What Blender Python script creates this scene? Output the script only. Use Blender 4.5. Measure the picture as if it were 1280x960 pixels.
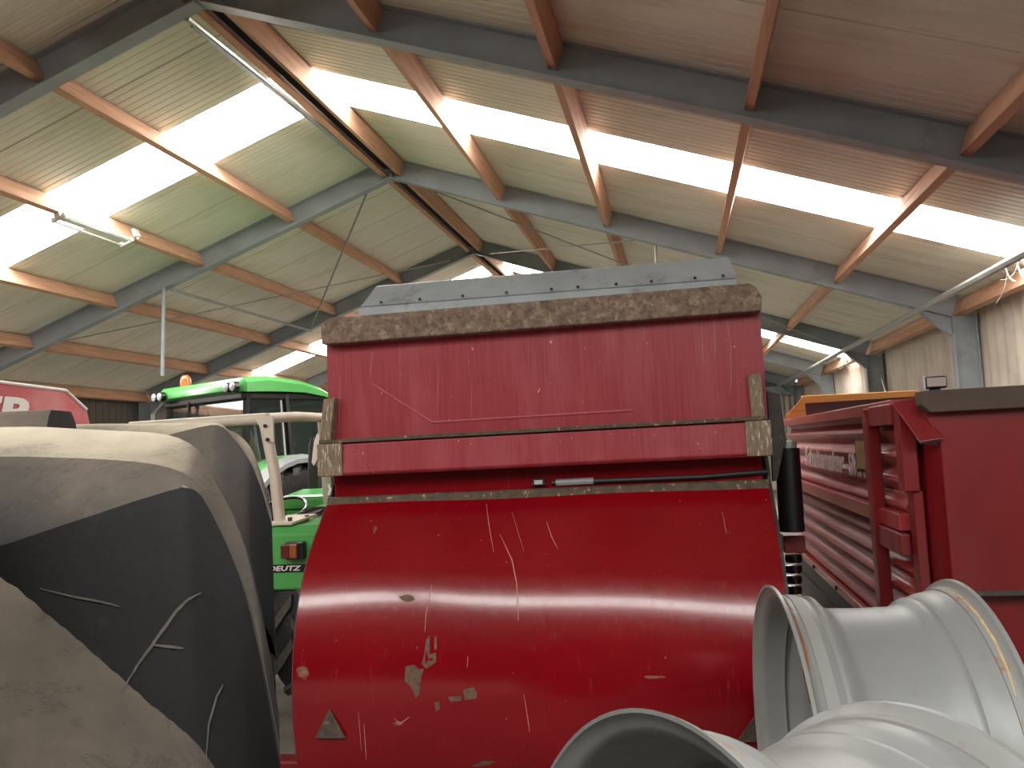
import bpy, bmesh, math, random
from mathutils import Vector, Matrix
random.seed(7)
scene = bpy.context.scene
COL = scene.collection
for o in list(bpy.data.objects): bpy.data.objects.remove(o)

# ------------------------------------------------------------------ camera (x to the wall side, y down the barn, z up)
ZC = 1.65
FW = Vector((-0.18584319, 0.97979879, 0.07386911))
RT = Vector((0.98050379, 0.18980975, -0.05083867))
UP = Vector((0.06383275, -0.06298092, 0.99597128))
FPX = 1072.93562
cam_d = bpy.data.cameras.new('camera'); cam = bpy.data.objects.new('camera', cam_d); COL.objects.link(cam)
cam_d.sensor_width = 36; cam_d.lens = FPX / 1280 * 36; cam_d.clip_start = 0.02
cam.matrix_world = Matrix(((RT.x, UP.x, -FW.x, 0), (RT.y, UP.y, -FW.y, 0), (RT.z, UP.z, -FW.z, ZC), (0, 0, 0, 1)))
scene.camera = cam
# ------------------------------------------------------------------ world and exposure
wd = bpy.data.worlds.new('overcast_sky'); scene.world = wd; wd.use_nodes = True
wd.node_tree.nodes['Background'].inputs[0].default_value = (0.86, 0.93, 1.0, 1)
wd.node_tree.nodes['Background'].inputs[1].default_value = 1.0
vs = scene.view_settings
vs.view_transform = 'Standard'; vs.look = 'None'; vs.gamma = 1; vs.use_curve_mapping = False
vs.exposure = 0.0
SKYLIGHT = 19.5

# ------------------------------------------------------------------ pixel -> point helpers
def ray(px):
    return FW + RT * ((px[0] - 640) / FPX) + UP * ((480 - px[1]) / FPX)
def at_y(px, y):
    d = ray(px); p = d * (y / d.y); return Vector((p.x, p.y, p.z + ZC))
def at_x(px, x):
    d = ray(px); p = d * (x / d.x); return Vector((p.x, p.y, p.z + ZC))
def R(a): return math.radians(a)

# ------------------------------------------------------------------ materials
def srgb(r, g, b):
    f = lambda c: ((c / 255 + .055) / 1.055) ** 2.4 if c > 10 else c / 255 / 12.92
    return (f(r), f(g), f(b))
MATS = {}
class NT:
    def __init__(s, name):
        s.m = bpy.data.materials.new(name); s.m.use_nodes = True; s.t = s.m.node_tree; s.n = s.t.nodes; s.l = s.t.links
        s.b = s.n['Principled BSDF']
        s.tc = s.n.new('ShaderNodeTexCoord')
    def mapping(s, sc, src='Object'):
        mp = s.n.new('ShaderNodeMapping'); mp.inputs['Scale'].default_value = sc
        s.l.new(s.tc.outputs[src], mp.inputs[0]); return mp.outputs[0]
    def noise(s, vec, scale, detail=6, rough=.6, dist=0):
        n = s.n.new('ShaderNodeTexNoise'); n.inputs['Scale'].default_value = scale; n.inputs['Detail'].default_value = detail
        n.inputs['Roughness'].default_value = rough; n.inputs['Distortion'].default_value = dist
        s.l.new(vec, n.inputs['Vector']); return n.outputs['Fac']
    def ramp(s, fac, a, b, lo=0., hi=1.):
        n = s.n.new('ShaderNodeMapRange'); n.inputs[1].default_value = a; n.inputs[2].default_value = b
        n.inputs[3].default_value = lo; n.inputs[4].default_value = hi; n.clamp = True
        s.l.new(fac, n.inputs[0]); return n.outputs[0]
    def math(s, op, a, b=None):
        n = s.n.new('ShaderNodeMath'); n.operation = op
        for i, v in enumerate((a, b)):
            if v is None: continue
            if isinstance(v, (int, float)): n.inputs[i].default_value = v
            else: s.l.new(v, n.inputs[i])
        return n.outputs[0]
    def mix(s, fac, a, b):
        n = s.n.new('ShaderNodeMix'); n.data_type = 'RGBA'
        if isinstance(fac, (int, float)): n.inputs[0].default_value = fac
        else: s.l.new(fac, n.inputs[0])
        for i, v in ((6, a), (7, b)):
            if isinstance(v, tuple): n.inputs[i].default_value = (*v[:3], 1)
            else: s.l.new(v, n.inputs[i])
        return n.outputs[2]
    def spot(s, c, rad, dist=.6, nscale=9):
        """mask 1 inside an irregular ellipsoid around c (object space)"""
        mp = s.n.new('ShaderNodeMapping'); mp.vector_type = 'POINT'
        mp.inputs['Scale'].default_value = (1 / rad[0], 1 / rad[1], 1 / rad[2])
        mp.inputs['Location'].default_value = (-c[0] / rad[0], -c[1] / rad[1], -c[2] / rad[2])
        s.l.new(s.tc.outputs['Object'], mp.inputs[0])
        v = s.n.new('ShaderNodeVectorMath'); v.operation = 'LENGTH'; s.l.new(mp.outputs[0], v.inputs[0])
        nz = s.noise(s.tc.outputs['Object'], nscale, 5)
        d = s.math('ADD', v.outputs['Value'], s.math('MULTIPLY', s.math('SUBTRACT', nz, .5), dist * 3))
        return s.ramp(d, 1.0, .8)
    def color(s, c): 
        if isinstance(c, tuple): s.b.inputs['Base Color'].default_value = (*c[:3], 1)
        else: s.l.new(c, s.b.inputs['Base Color'])
    def rough(s, r):
        if isinstance(r, (int, float)): s.b.inputs['Roughness'].default_value = r
        else: s.l.new(r, s.b.inputs['Roughness'])
    def bump(s, fac, strength, dist=.01):
        n = s.n.new('ShaderNodeBump'); n.inputs['Strength'].default_value = strength; n.inputs['Distance'].default_value = dist
        s.l.new(fac, n.inputs['Height']); s.l.new(n.outputs[0], s.b.inputs['Normal'])

def mat(name, base, rough=.5, metal=0., var=.25, scale=4., stretch=(1, 1, 1), dirt=None, bump=0., coat=0., spec=.5, alpha=None):
    """base colour with tonal noise; dirt = (colour, threshold, softness, scale, stretch)"""
    t = NT(name)
    n1 = t.noise(t.mapping(stretch), scale)
    dk = tuple(c * (1 - var) for c in base); lt = tuple(min(1, c * (1 + var)) for c in base)
    c = t.mix(t.ramp(n1, .3, .7), dk, lt)
    r = rough
    if dirt:
        col, th, so, sc, st = dirt
        n2 = t.noise(t.mapping(st), sc, 8, .65)
        m = t.ramp(n2, th, th + so)
        c = t.mix(m, c, col); r = t.ramp(m, 0, 1, rough, min(1, rough + .35))
    t.color(c); t.rough(r)
    t.b.inputs['Metallic'].default_value = metal
    t.b.inputs['Specular IOR Level'].default_value = spec
    t.b.inputs['Coat Weight'].default_value = coat; t.b.inputs['Coat Roughness'].default_value = .12
    if bump: t.bump(t.noise(t.mapping(stretch), scale * 6, 6), bump)
    if alpha is not None: t.b.inputs['Alpha'].default_value = alpha
    MATS[name] = t.m; return t.m
def emit(name, col, st):
    t = NT(name); t.color(col); t.b.inputs['Emission Color'].default_value = (*col, 1); t.b.inputs['Emission Strength'].default_value = st
    MATS[name] = t.m; return t.m
def glass(name, tint=(.03, .045, .04), alpha=.42, rough=.04):
    t = NT(name); t.color(tint); t.rough(rough); t.b.inputs['Alpha'].default_value = alpha; t.b.inputs['Specular IOR Level'].default_value = .8
    MATS[name] = t.m; return t.m

mat('roof_sheet', srgb(222, 222, 207), .42, var=.07, scale=1.6, stretch=(.6, 3, .6), dirt=(srgb(186, 176, 148), .56, .25, 1.3, (.4, 2.5, .4)))
emit('skylight', (1., .985, .95), SKYLIGHT)
mat('steel_grey', srgb(150, 159, 164), .55, var=.12, scale=3, dirt=(srgb(140, 136, 128), .56, .2, 2.2, (1, 1, 1)))
mat('galvanised', srgb(168, 171, 168), .4, .6, var=.14, scale=8)
mat('timber', srgb(196, 154, 126), .75, var=.2, scale=2.4, stretch=(5, .45, 5), dirt=(srgb(158, 112, 84), .52, .25, 3.2, (5, .35, 5)), bump=.1)
mat('fibre_cement', srgb(196, 188, 174), .85, var=.1, scale=2.2, dirt=(srgb(132, 124, 110), .5, .3, 1.5, (1, 1, .35)), bump=.1)
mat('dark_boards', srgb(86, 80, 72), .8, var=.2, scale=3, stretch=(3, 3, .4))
mat('roof_outside', srgb(34, 34, 34), .95, spec=.1)
mat('black_gap', srgb(20, 20, 20), .9)
mat('concrete', srgb(128, 122, 113), .85, var=.2, scale=1.8, dirt=(srgb(88, 82, 75), .55, .2, 1.1, (1, 1, 1)), bump=.15)
mat('rubber', srgb(34, 34, 36), .62, var=.25, scale=5, dirt=(srgb(96, 88, 78), .58, .2, 6, (1, 1, 1)), bump=.1)
mat('lug_worn', srgb(78, 74, 70), .8, var=.3, scale=8)
mat('rim_grey', srgb(138, 140, 139), .42, .12, var=.06, scale=2.5, dirt=(srgb(120, 118, 112), .55, .25, 4, (1, 1, 1)))
mat('rust_brown', srgb(120, 100, 86), .85, var=.45, scale=32, dirt=(srgb(160, 142, 122), .52, .14, 26, (1, 1, 1)), bump=.5)
mat('zinc_sheet', srgb(176, 184, 188), .34, .25, var=.12, scale=4, dirt=(srgb(140, 140, 138), .55, .12, 5, (1, 1, 1)), bump=.06)
mat('worn_wood', srgb(128, 110, 90), .8, var=.35, scale=20, stretch=(3, 3, .5), dirt=(srgb(205, 198, 182), .55, .1, 30, (3, 3, .6)), bump=.4)
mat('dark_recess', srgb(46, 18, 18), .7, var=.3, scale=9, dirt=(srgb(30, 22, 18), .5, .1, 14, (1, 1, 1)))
mat('recess_shaded_red', srgb(112, 18, 24), .5, var=.25, scale=6, dirt=(srgb(40, 16, 16), .46, .12, 5, (1, 1, 1)))  # dark blotches stand in for the shade under the lip
mat('grime_edge', srgb(84, 72, 58), .85, var=.35, scale=20, dirt=(srgb(170, 148, 110), .6, .05, 30, (1, 1, 1)))
mat('black_plastic', srgb(20, 20, 22), .38, var=.1)
mat('black_shiny', srgb(16, 16, 18), .15, var=.1, coat=.5)
mat('dark_steel', srgb(66, 62, 58), .6, var=.3, scale=12, dirt=(srgb(110, 96, 80), .58, .1, 20, (1, 1, 1)))
mat('wagon_red', srgb(122, 20, 25), .4, var=.14, scale=2.4, stretch=(1.5, 1.5, .6), dirt=(srgb(92, 34, 32), .55, .25, 2.5, (2, 2, .6)), coat=.15)
mat('wagon_side_red', srgb(164, 48, 50), .36, var=.14, scale=2.5, stretch=(1, .5, 1), dirt=(srgb(140, 76, 74), .5, .3, 1.6, (1, .3, 1)), coat=.1)
mat('crease_lit_red', srgb(176, 84, 90), .45, var=.15, scale=30)  # paler red paints in the light caught by the raised crease
mat('maroon', srgb(78, 34, 36), .45, var=.2)
mat('brown_bar', srgb(84, 70, 62), .8, var=.15, scale=6)
mat('orange_board', srgb(206, 146, 74), .6, var=.15, scale=3, stretch=(.3, 2, 3), dirt=(srgb(150, 92, 44), .58, .15, 2.5, (.4, 2, 4)))
mat('dark_panel', srgb(38, 39, 39), .55, var=.2, scale=2)
mat('white_paint', srgb(226, 222, 216), .5, var=.04)
mat('pink_panel', srgb(186, 74, 80), .45, var=.12, scale=1.5, dirt=(srgb(206, 148, 148), .52, .3, 1.6, (1, 1, 1)))
mat('tractor_green', srgb(82, 168, 86), .32, var=.07, scale=2, coat=.3)
mat('fender_grey', srgb(138, 142, 142), .5, var=.05)
mat('rops_cream', srgb(214, 204, 186), .45, var=.06, scale=5, dirt=(srgb(170, 156, 132), .6, .15, 9, (1, 1, 1)))
mat('amber', srgb(214, 104, 54), .25, var=.1, coat=.5)
mat('amber_dark', srgb(146, 80, 42), .3, var=.1, coat=.5)
mat('tail_red', srgb(92, 30, 28), .3, var=.1, coat=.5)
mat('lens', srgb(214, 216, 216), .15, .3, var=.05, coat=.5)
mat('seat_grey', srgb(70, 72, 74), .8, var=.1)
mat('cream_panel', srgb(204, 206, 150), .6, var=.1)
mat('lamp_white', srgb(226, 226, 222), .4, var=.03)
mat('net_white', srgb(226, 220, 206), .7, var=.08)
mat('decal_yellow', srgb(168, 148, 92), .4, var=.4, scale=14)
mat('reflector_dark', srgb(74, 62, 58), .6, var=.4, scale=40, dirt=(srgb(120, 106, 92), .56, .1, 50, (1, 1, 1)))
glass('cab_glass'); glass('lamp_lens', (.5, .42, .4), .9, .1)

def red_sheet():
    t = NT('gate_red')
    fine = t.noise(t.mapping((9, 9, .35)), 7, 5)
    big = t.noise(t.mapping((1, 1, 1)), 1.3, 4)
    c = t.mix(t.ramp(big, .3, .7), srgb(116, 6, 17), srgb(132, 10, 22))
    c = t.mix(t.ramp(fine, .62, .8, 0, .35), c, srgb(168, 84, 82))
    speck = t.noise(t.mapping((1, 1, .5)), 46, 3, .5)
    c = t.mix(t.ramp(speck, .74, .78, 0, .7), c, srgb(176, 120, 112))
    # bare, scraped patches with shapes of their own
    m = None
    for px, rad, dist in (((376, 838), (.06, 3, .05), 1.0), ((440, 672), (.02, 3, .03), .6), ((500, 902), (.05, 3, .02), .7), ((600, 760), (.03, 3, .02), .9), ((820, 845), (.07, 3, .01), .9)):
        q = at_y(px, 3.97); s_ = t.spot((q.x - GX, 0, q.z), rad, dist)
        m = s_ if m is None else t.math('MAXIMUM', m, s_)
    pc = t.mix(t.ramp(t.noise(t.mapping((1, 1, 1)), 30), .35, .65), srgb(104, 76, 52), srgb(150, 110, 88))
    c = t.mix(m, c, pc); t.color(c)
    t.rough(t.math('ADD', t.ramp(fine, .3, .8, .14, .24), t.math('MULTIPLY', m, .3)))
    t.b.inputs['Coat Weight'].default_value = .22; t.b.inputs['Coat Roughness'].default_value = .09; t.b.inputs['Specular IOR Level'].default_value = .4
    t.bump(t.noise(t.mapping((2, 2, .8)), 2.2, 3), .06, .02)
    MATS['gate_red'] = t.m
    t = NT('gate_red_faded')
    fine = t.noise(t.mapping((22, 9, .5)), 4, 7, .7)
    c = t.mix(t.ramp(fine, .35, .75), srgb(138, 32, 42), srgb(158, 54, 62))
    low = t.noise(t.mapping((3, 3, .5)), 2.2, 4)
    c = t.mix(t.ramp(low, .5, .75, 0, .5), c, srgb(174, 88, 94))
    speck = t.noise(t.mapping((1, 1, .6)), 40, 3, .5)
    c = t.mix(t.ramp(speck, .72, .76, 0, .8), c, srgb(206, 168, 150))
    t.color(c); t.rough(.42); t.b.inputs['Coat Weight'].default_value = .1
    MATS['gate_red_faded'] = t.m
def tyre_rubber():
    t = NT('tyre_rubber')
    g = t.n.new('ShaderNodeNewGeometry'); sp = t.n.new('ShaderNodeSeparateXYZ'); t.l.new(g.outputs['Normal'], sp.inputs[0])
    nz = t.noise(t.mapping((1, 1, 1)), 7, 8, .65)
    n2 = t.noise(t.mapping((1, 1, 1)), 2.2, 4)
    base = t.mix(t.ramp(n2, .3, .7), srgb(22, 21, 22), srgb(38, 36, 36))
    # settled dust lies on what faces upward; scuffed brown patches
    dust = t.math('MULTIPLY', t.ramp(sp.outputs[2], .35, .85), t.ramp(nz, .25, .7, .3, .9))
    c = t.mix(dust, base, srgb(104, 94, 82))
    dust2 = t.math('MULTIPLY', t.ramp(sp.outputs[2], .86, 1.0), t.ramp(nz, .3, .6, .5, 1))
    c = t.mix(dust2, c, srgb(186, 176, 156))
    scuff = t.ramp(nz, .58, .74, 0, .5)
    c = t.mix(scuff, c, srgb(94, 82, 70))
    crk = t.noise(t.mapping((1, 1, 1)), 3.2, 9, .75, 1.2); c = t.mix(t.ramp(t.math('ABSOLUTE', t.math('SUBTRACT', crk, .5)), .008, 0, 0, .4), c, srgb(26, 23, 21)); t.color(c); t.rough(.72); t.b.inputs['Specular IOR Level'].default_value = .2
    t.bump(t.noise(t.mapping((1, 1, 1)), 40, 6), .18, .006)
    MATS['tyre_rubber'] = t.m
    t = NT('tyre_worn')
    nz = t.noise(t.mapping((1, 1, 1)), 9, 8, .65)
    t.color(t.mix(t.ramp(nz, .35, .65), srgb(74, 66, 60), srgb(132, 116, 100))); t.rough(.8)
    t.bump(t.noise(t.mapping((1, 1, 1)), 30, 6), .35, .01); MATS['tyre_worn'] = t.m
def rim_rust():
    t = NT('rim_rust')
    nz = t.noise(t.mapping((1, 1, 1)), 14, 7)
    t.color(t.mix(t.ramp(t.noise(t.mapping((1, 1, 1)), 5, 7, .7), .56, .68), srgb(137, 138, 136), srgb(146, 98, 58))); t.rough(.55); MATS['rim_rust'] = t.m

# ------------------------------------------------------------------ mesh builder
class MB:
    def __init__(s): s.V = []; s.F = []
    def add(s, v, f):
        k = len(s.V); s.V += [Vector(p) for p in v]; s.F += [[i + k for i in q] for q in f]; return s
    def box(s, x0, x1, y0, y1, z0, z1):
        v = [(x, y, z) for z in (z0, z1) for y in (y0, y1) for x in (x0, x1)]
        return s.add(v, [(0, 2, 3, 1), (4, 5, 7, 6), (0, 1, 5, 4), (2, 6, 7, 3), (0, 4, 6, 2), (1, 3, 7, 5)])
    def obox(s, c, ax, hs):
        c = Vector(c); v = []
        for k in (-1, 1):
            for j in (-1, 1):
                for i in (-1, 1): v.append(c + ax[0] * (i * hs[0]) + ax[1] * (j * hs[1]) + ax[2] * (k * hs[2]))
        return s.add(v, [(0, 2, 3, 1), (4, 5, 7, 6), (0, 1, 5, 4), (2, 6, 7, 3), (0, 4, 6, 2), (1, 3, 7, 5)])
    def prism(s, poly, vec):
        n = len(poly); vec = Vector(vec); P = [Vector(p) for p in poly]
        return s.add(P + [p + vec for p in P], [list(range(n))[::-1], list(range(n, 2 * n))] + [(i, (i + 1) % n, n + (i + 1) % n, n + i) for i in range(n)])
    def rings(s, loops, caps=True, closed=True):
        n = len(loops[0]); v = [p for l in loops for p in l]; f = []
        for a in range(len(loops) - 1):
            for i in range(n if closed else n - 1):
                j = (i + 1) % n; f.append((a * n + i, a * n + j, (a + 1) * n + j, (a + 1) * n + i))
        if caps: f += [list(range(n))[::-1], [(len(loops) - 1) * n + i for i in range(n)]]
        return s.add(v, f)
    def tube(s, pts, r, n=8, caps=True):
        pts = [Vector(p) for p in pts]; rs = r if isinstance(r, (list, tuple)) else [r] * len(pts); loops = []; prev = None
        for i, p in enumerate(pts):
            d = (pts[min(i + 1, len(pts) - 1)] - pts[max(i - 1, 0)]).normalized()
            if prev is None:
                e = d.cross(Vector((0, 0, 1)));
                if e.length < 1e-3: e = d.cross(Vector((1, 0, 0)))
            else: e = prev - d * prev.dot(d)
            e.normalize(); prev = e; g = d.cross(e)
            loops.append([p + (e * math.cos(2 * math.pi * k / n) + g * math.sin(2 * math.pi * k / n)) * rs[i] for k in range(n)])
        return s.rings(loops, caps)
    def lathe(s, prof, c, axis, n=32, ring=True):
        """prof: list of (radius, along-axis); ring=True closes the profile into a loop"""
        c = Vector(c); axis = Vector(axis).normalized(); e = axis.cross(Vector((0, 0, 1)))
        if e.length < 1e-3: e = Vector((1, 0, 0))
        e.normalize(); g = e.cross(axis); m = len(prof); v = []; f = []
        for k in range(n):
            a = 2 * math.pi * k / n; d = e * math.cos(a) + g * math.sin(a)
            v += [c + axis * q[1] + d * q[0] for q in prof]
        for k in range(n):
            k2 = (k + 1) % n
            for i in range(m if ring else m - 1):
                j = (i + 1) % m; f.append((k * m + i, k * m + j, k2 * m + j, k2 * m + i))
        if not ring:
            f += [[k * m for k in range(n)], [k * m + m - 1 for k in range(n)][::-1]]
        return s.add(v, f)
    def sphere(s, c, r, nu=12, nv=8, zlo=-1.):
        c = Vector(c); loops = []
        for j in range(nv + 1):
            z = zlo + (1 - zlo) * j / nv; z = min(.999, max(-.999, z)); q = math.sqrt(1 - z * z)
            loops.append([c + Vector((r * q * math.cos(2 * math.pi * i / nu), r * q * math.sin(2 * math.pi * i / nu), r * z)) for i in range(nu)])
        return s.rings(loops)
    def mesh(s, name, off=(0, 0, 0)):
        off = Vector(off); me = bpy.data.meshes.new(name); me.from_pydata([tuple(p - off) for p in s.V], [], s.F)
        bm = bmesh.new(); bm.from_mesh(me); bmesh.ops.remove_doubles(bm, verts=bm.verts, dist=1e-6); bmesh.ops.recalc_face_normals(bm, faces=bm.faces); bm.to_mesh(me); bm.free()
        return me
    def build(s, name, m, parent=None, smooth=0, bevel=0, local=False, label=None, kind=None):
        off = Vector((0, 0, 0))
        if parent is not None:
            q = parent
            while q.parent: q = q.parent
            if not local: off = q.location.copy()
        else:
            xs = [p.x for p in s.V]; ys = [p.y for p in s.V]; zs = [p.z for p in s.V]
            off = Vector(((min(xs) + max(xs)) / 2, (min(ys) + max(ys)) / 2, min(zs)))
        if parent is not None and parent.parent is None and parent.type == 'MESH': off = parent.location.copy()
        o = bpy.data.objects.new(name, s.mesh(name, off)); COL.objects.link(o)
        if parent is not None: o.parent = parent
        else: o.location = off
        o.data.materials.append(MATS[m])
        if smooth:
            for p in o.data.polygons: p.use_smooth = True
            o.data.set_sharp_from_angle(angle=R(smooth))
        if bevel:
            b = o.modifiers.new('edge', 'BEVEL'); b.width = bevel; b.segments = 2; b.limit_method = 'ANGLE'; b.angle_limit = R(40)
        if label: o['label'] = label
        if kind: o['kind'] = kind
        return o
def tag(o, label, cat=None, group=None, kind=None):
    o['label'] = label
    if cat: o['category'] = cat
    if group: o['group'] = group
    if kind: o['kind'] = kind
    return o
def thing(name, label, cat, loc, group=None, rz=0.):
    o = bpy.data.objects.new(name, None); COL.objects.link(o); o.location = loc; o.rotation_euler = (0, 0, rz); o.empty_display_size = .2
    return tag(o, label, cat, group)
def dup(o, parent=None):
    c = o.copy(); COL.objects.link(c); c.parent = parent
    for ch in [q for q in bpy.data.objects if q.parent == o]: dup(ch, c)
    return c
def text(s_, size, mtx, m, name, parent, extrude=.002, shear=0., width=None, bold=0.):
    cu = bpy.data.curves.new(name, 'FONT'); cu.body = s_; cu.size = size; cu.extrude = extrude; cu.shear = shear; cu.offset = bold; cu.resolution_u = 3
    t = bpy.data.objects.new(name, cu); COL.objects.link(t); bpy.context.view_layer.update()
    me = bpy.data.meshes.new_from_object(t.evaluated_get(bpy.context.evaluated_depsgraph_get())); bpy.data.objects.remove(t)
    xs = [v.co.x for v in me.vertices]; x0, x1 = min(xs), max(xs); k = (width / (x1 - x0)) if width else 1
    for v in me.vertices: v.co.x = (v.co.x - x0) * k
    q = parent
    while q.parent: q = q.parent
    me.transform(Matrix.Translation(-q.location) @ mtx)
    o = bpy.data.objects.new(name, me); COL.objects.link(o); o.parent = parent; me.materials.clear(); me.materials.append(MATS[m]); return o
def frame(origin, xdir, ydir):
    x = Vector(xdir).normalized(); y = Vector(ydir).normalized(); z = x.cross(y); o = Vector(origin)
    return Matrix(((x.x, y.x, z.x, o.x), (x.y, y.y, z.y, o.y), (x.z, y.z, z.z, o.z), (0, 0, 0, 1)))
GX = -.738   # tailgate middle
red_sheet(); tyre_rubber(); rim_rust()

# ================================================================== THE BARN
RX, RZ, SL = -3.74, ZC + 3.876, 0.341423            # ridge position, rafter underside at the ridge, roof slope
CA, SA = math.cos(SL), math.sin(SL)
FRAMES = [1.42 + 5 * k for k in range(6)]            # steel frames
def rp(side, s, y, off=0.):                          # point at slope distance s, height off over the rafter underside
    return Vector((RX + side * (s * CA + off * SA), y, RZ - s * SA + off * CA))
Y0, Y1 = -14.1, 26.9
XW_R, XW_L = 3.80, -11.28
# floor
b = MB(); b.box(XW_L - .2, XW_R + .2, Y0 - .2, Y1 + .2, -.2, 0); floor = b.build('floor', 'concrete'); tag(floor, 'dusty grey concrete barn floor', kind='structure')
# ceiling: ridge flashing and outer deck, panels as its pieces
PO, PW = .283, 1.0145
seams = [6.283 + PW * k for k in range(-20, 21)]
SKY = (-8, 2, 12)                                     # sheet numbers (from the 6.283 seam) that are translucent
b = MB()
for side in (-1, 1):
    for k in range(-20, 20):
        if k in SKY: continue
        y = 6.283 + PW * k
        q = [rp(side, .0, y, PO + .06), rp(side, 8.05, y, PO + .06), rp(side, 8.05, y + PW, PO + .06), rp(side, 0, y + PW, PO + .06)]
        b.prism(q, Vector((side * SA, 0, CA)) * .03)
ceiling = b.build('ceiling', 'roof_outside'); tag(ceiling, 'pitched barn roof of ribbed pale sheets with bright skylight strips', kind='structure')
def panel_mesh(side):
    prof = []
    W = PW - .016; n = 10
    for k in range(n):
        y = k * W / n
        prof += [(y, 0), (y + W / n * .62, 0), (y + W / n * .74, .0045), (y + W / n * .88, .0045)]
    prof.append((W, 0))
    m = MB(); lo, hi = [], []
    a = Vector((side * CA, 0, -SA)); nrm = Vector((side * SA, 0, CA))
    for s_ in (0, 8.0):
        m_row = [a * s_ + Vector((0, y, 0)) + nrm * d for y, d in prof]
        top = [a * s_ + Vector((0, W, 0)) + nrm * .05, a * s_ + nrm * .05]
        lo.append(m_row + top)
    m.rings(lo); return m.mesh('roof_sheet')
for side in (-1, 1):
    me = panel_mesh(side); me.materials.append(MATS['roof_sheet'])
    ms = MB(); a = Vector((side * CA, 0, -SA)); nrm = Vector((side * SA, 0, CA))
    ms.rings([[a * s_ + Vector((0, y, 0)) + nrm * d for y, d in [(k * PW / 10, (k % 2) * .012) for k in range(11)] + [(PW, .03), (0, .03)]] for s_ in (.0, 8.0)])
    mk = ms.mesh('skylight_panel'); mk.materials.append(MATS['skylight'])
    for k in range(-20, 20):
        o = bpy.data.objects.new('skylight_panel' if k in SKY else 'roof_panel', mk if k in SKY else me); COL.objects.link(o)
        p = rp(side, .02, 6.283 + PW * k + .0055, PO)
        o.parent = ceiling; o.location = p - ceiling.location
        if k in SKY: o['label'] = 'translucent skylight sheet glowing with daylight'
b = MB(); b.tube([rp(1, .0, Y0, PO + .05), rp(1, 0, Y1, PO + .05)], .1, 6); b.build('ridge_cap', 'roof_outside', ceiling)
for y in [1.42 + 5 * k for k in range(5)]:
    b = MB(); b.box(RX - .084, RX + .084, y + .09, y + 4.91, RZ + .125, RZ + .19); b.build('ridge_filler', 'black_gap', ceiling)

# walls
def wave_sheet(name, w, h, pitch, amp, axis, mname):
    m = MB(); n = int(w / pitch * 8); rows = []
    for z in (0, h):
        f = []; r_ = []
        for i in range(n + 1):
            y = w * i / n; d = amp * math.sin(2 * math.pi * y / pitch)
            f.append(Vector((d, y, z)) if axis == 'y' else Vector((y, d, z)))
            r_.append(Vector((d + .008, y, z)) if axis == 'y' else Vector((y, d + .008, z)))
        rows.append(f + r_[::-1])
    m.rings(rows); me = m.mesh(name); me.materials.append(MATS[mname])
    for p in me.polygons: p.use_smooth = True
    me.set_sharp_from_angle(angle=R(50)); return me
zw = rp(1, 7.98, 0, PO).z - .03
b = MB(); b.box(XW_R, XW_R + .06, Y0, Y1, 0, zw); wr = b.build('wall_right', 'dark_boards'); tag(wr, 'long side wall clad in pale corrugated fibre cement sheets', kind='structure')
me = wave_sheet('wall_sheet', 1.12, zw - .02, .28, .032, 'y', 'fibre_cement')
for k in range(22):
    o = bpy.data.objects.new('wall_sheet', me); COL.objects.link(o); o.parent = wr; o.location = Vector((XW_R - .055 - .008 * (k % 2), 1.6 + 1.13 * k, .0)) - wr.location
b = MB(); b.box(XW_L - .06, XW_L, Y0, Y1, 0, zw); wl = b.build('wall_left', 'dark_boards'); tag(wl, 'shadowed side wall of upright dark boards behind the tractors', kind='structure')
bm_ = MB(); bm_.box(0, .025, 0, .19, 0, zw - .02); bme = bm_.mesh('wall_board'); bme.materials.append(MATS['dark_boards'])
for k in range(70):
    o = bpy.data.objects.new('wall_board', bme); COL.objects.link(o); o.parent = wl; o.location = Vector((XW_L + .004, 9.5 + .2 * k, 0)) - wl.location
def gable(y0, y1, name, lab):
    m = MB(); zr = RZ + PO / CA - .02
    pl = [(XW_L, y0, 0), (XW_R, y0, 0), (XW_R, y0, zw), (RX, y0, zr), (XW_L, y0, zw)]
    m.prism(pl, (0, y1 - y0, 0)); return tag(m.build(name, 'dark_boards'), lab, kind='structure')
wb = gable(Y1 - .06, Y1, 'wall_back', 'far gable wall clad in weathered corrugated sheets')
gable(Y0, Y0 + .06, 'wall_front', 'gable wall at the near end of the barn')
me = wave_sheet('wall_sheet', 1.06, zw - .1, .1767, .022, 'x', 'fibre_cement')
for k in range(14):
    o = bpy.data.objects.new('wall_sheet', me); COL.objects.link(o); o.parent = wb; o.location = Vector((XW_R - .1 - 1.06 * (k + 1), Y1 - .12, 0)) - wb.location
b = MB(); b.box(XW_L, XW_R, Y1 - .36, Y1 - .15, zw - .28, zw - .02); o = b.build('eave_rail', 'steel_grey', wb)

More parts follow.
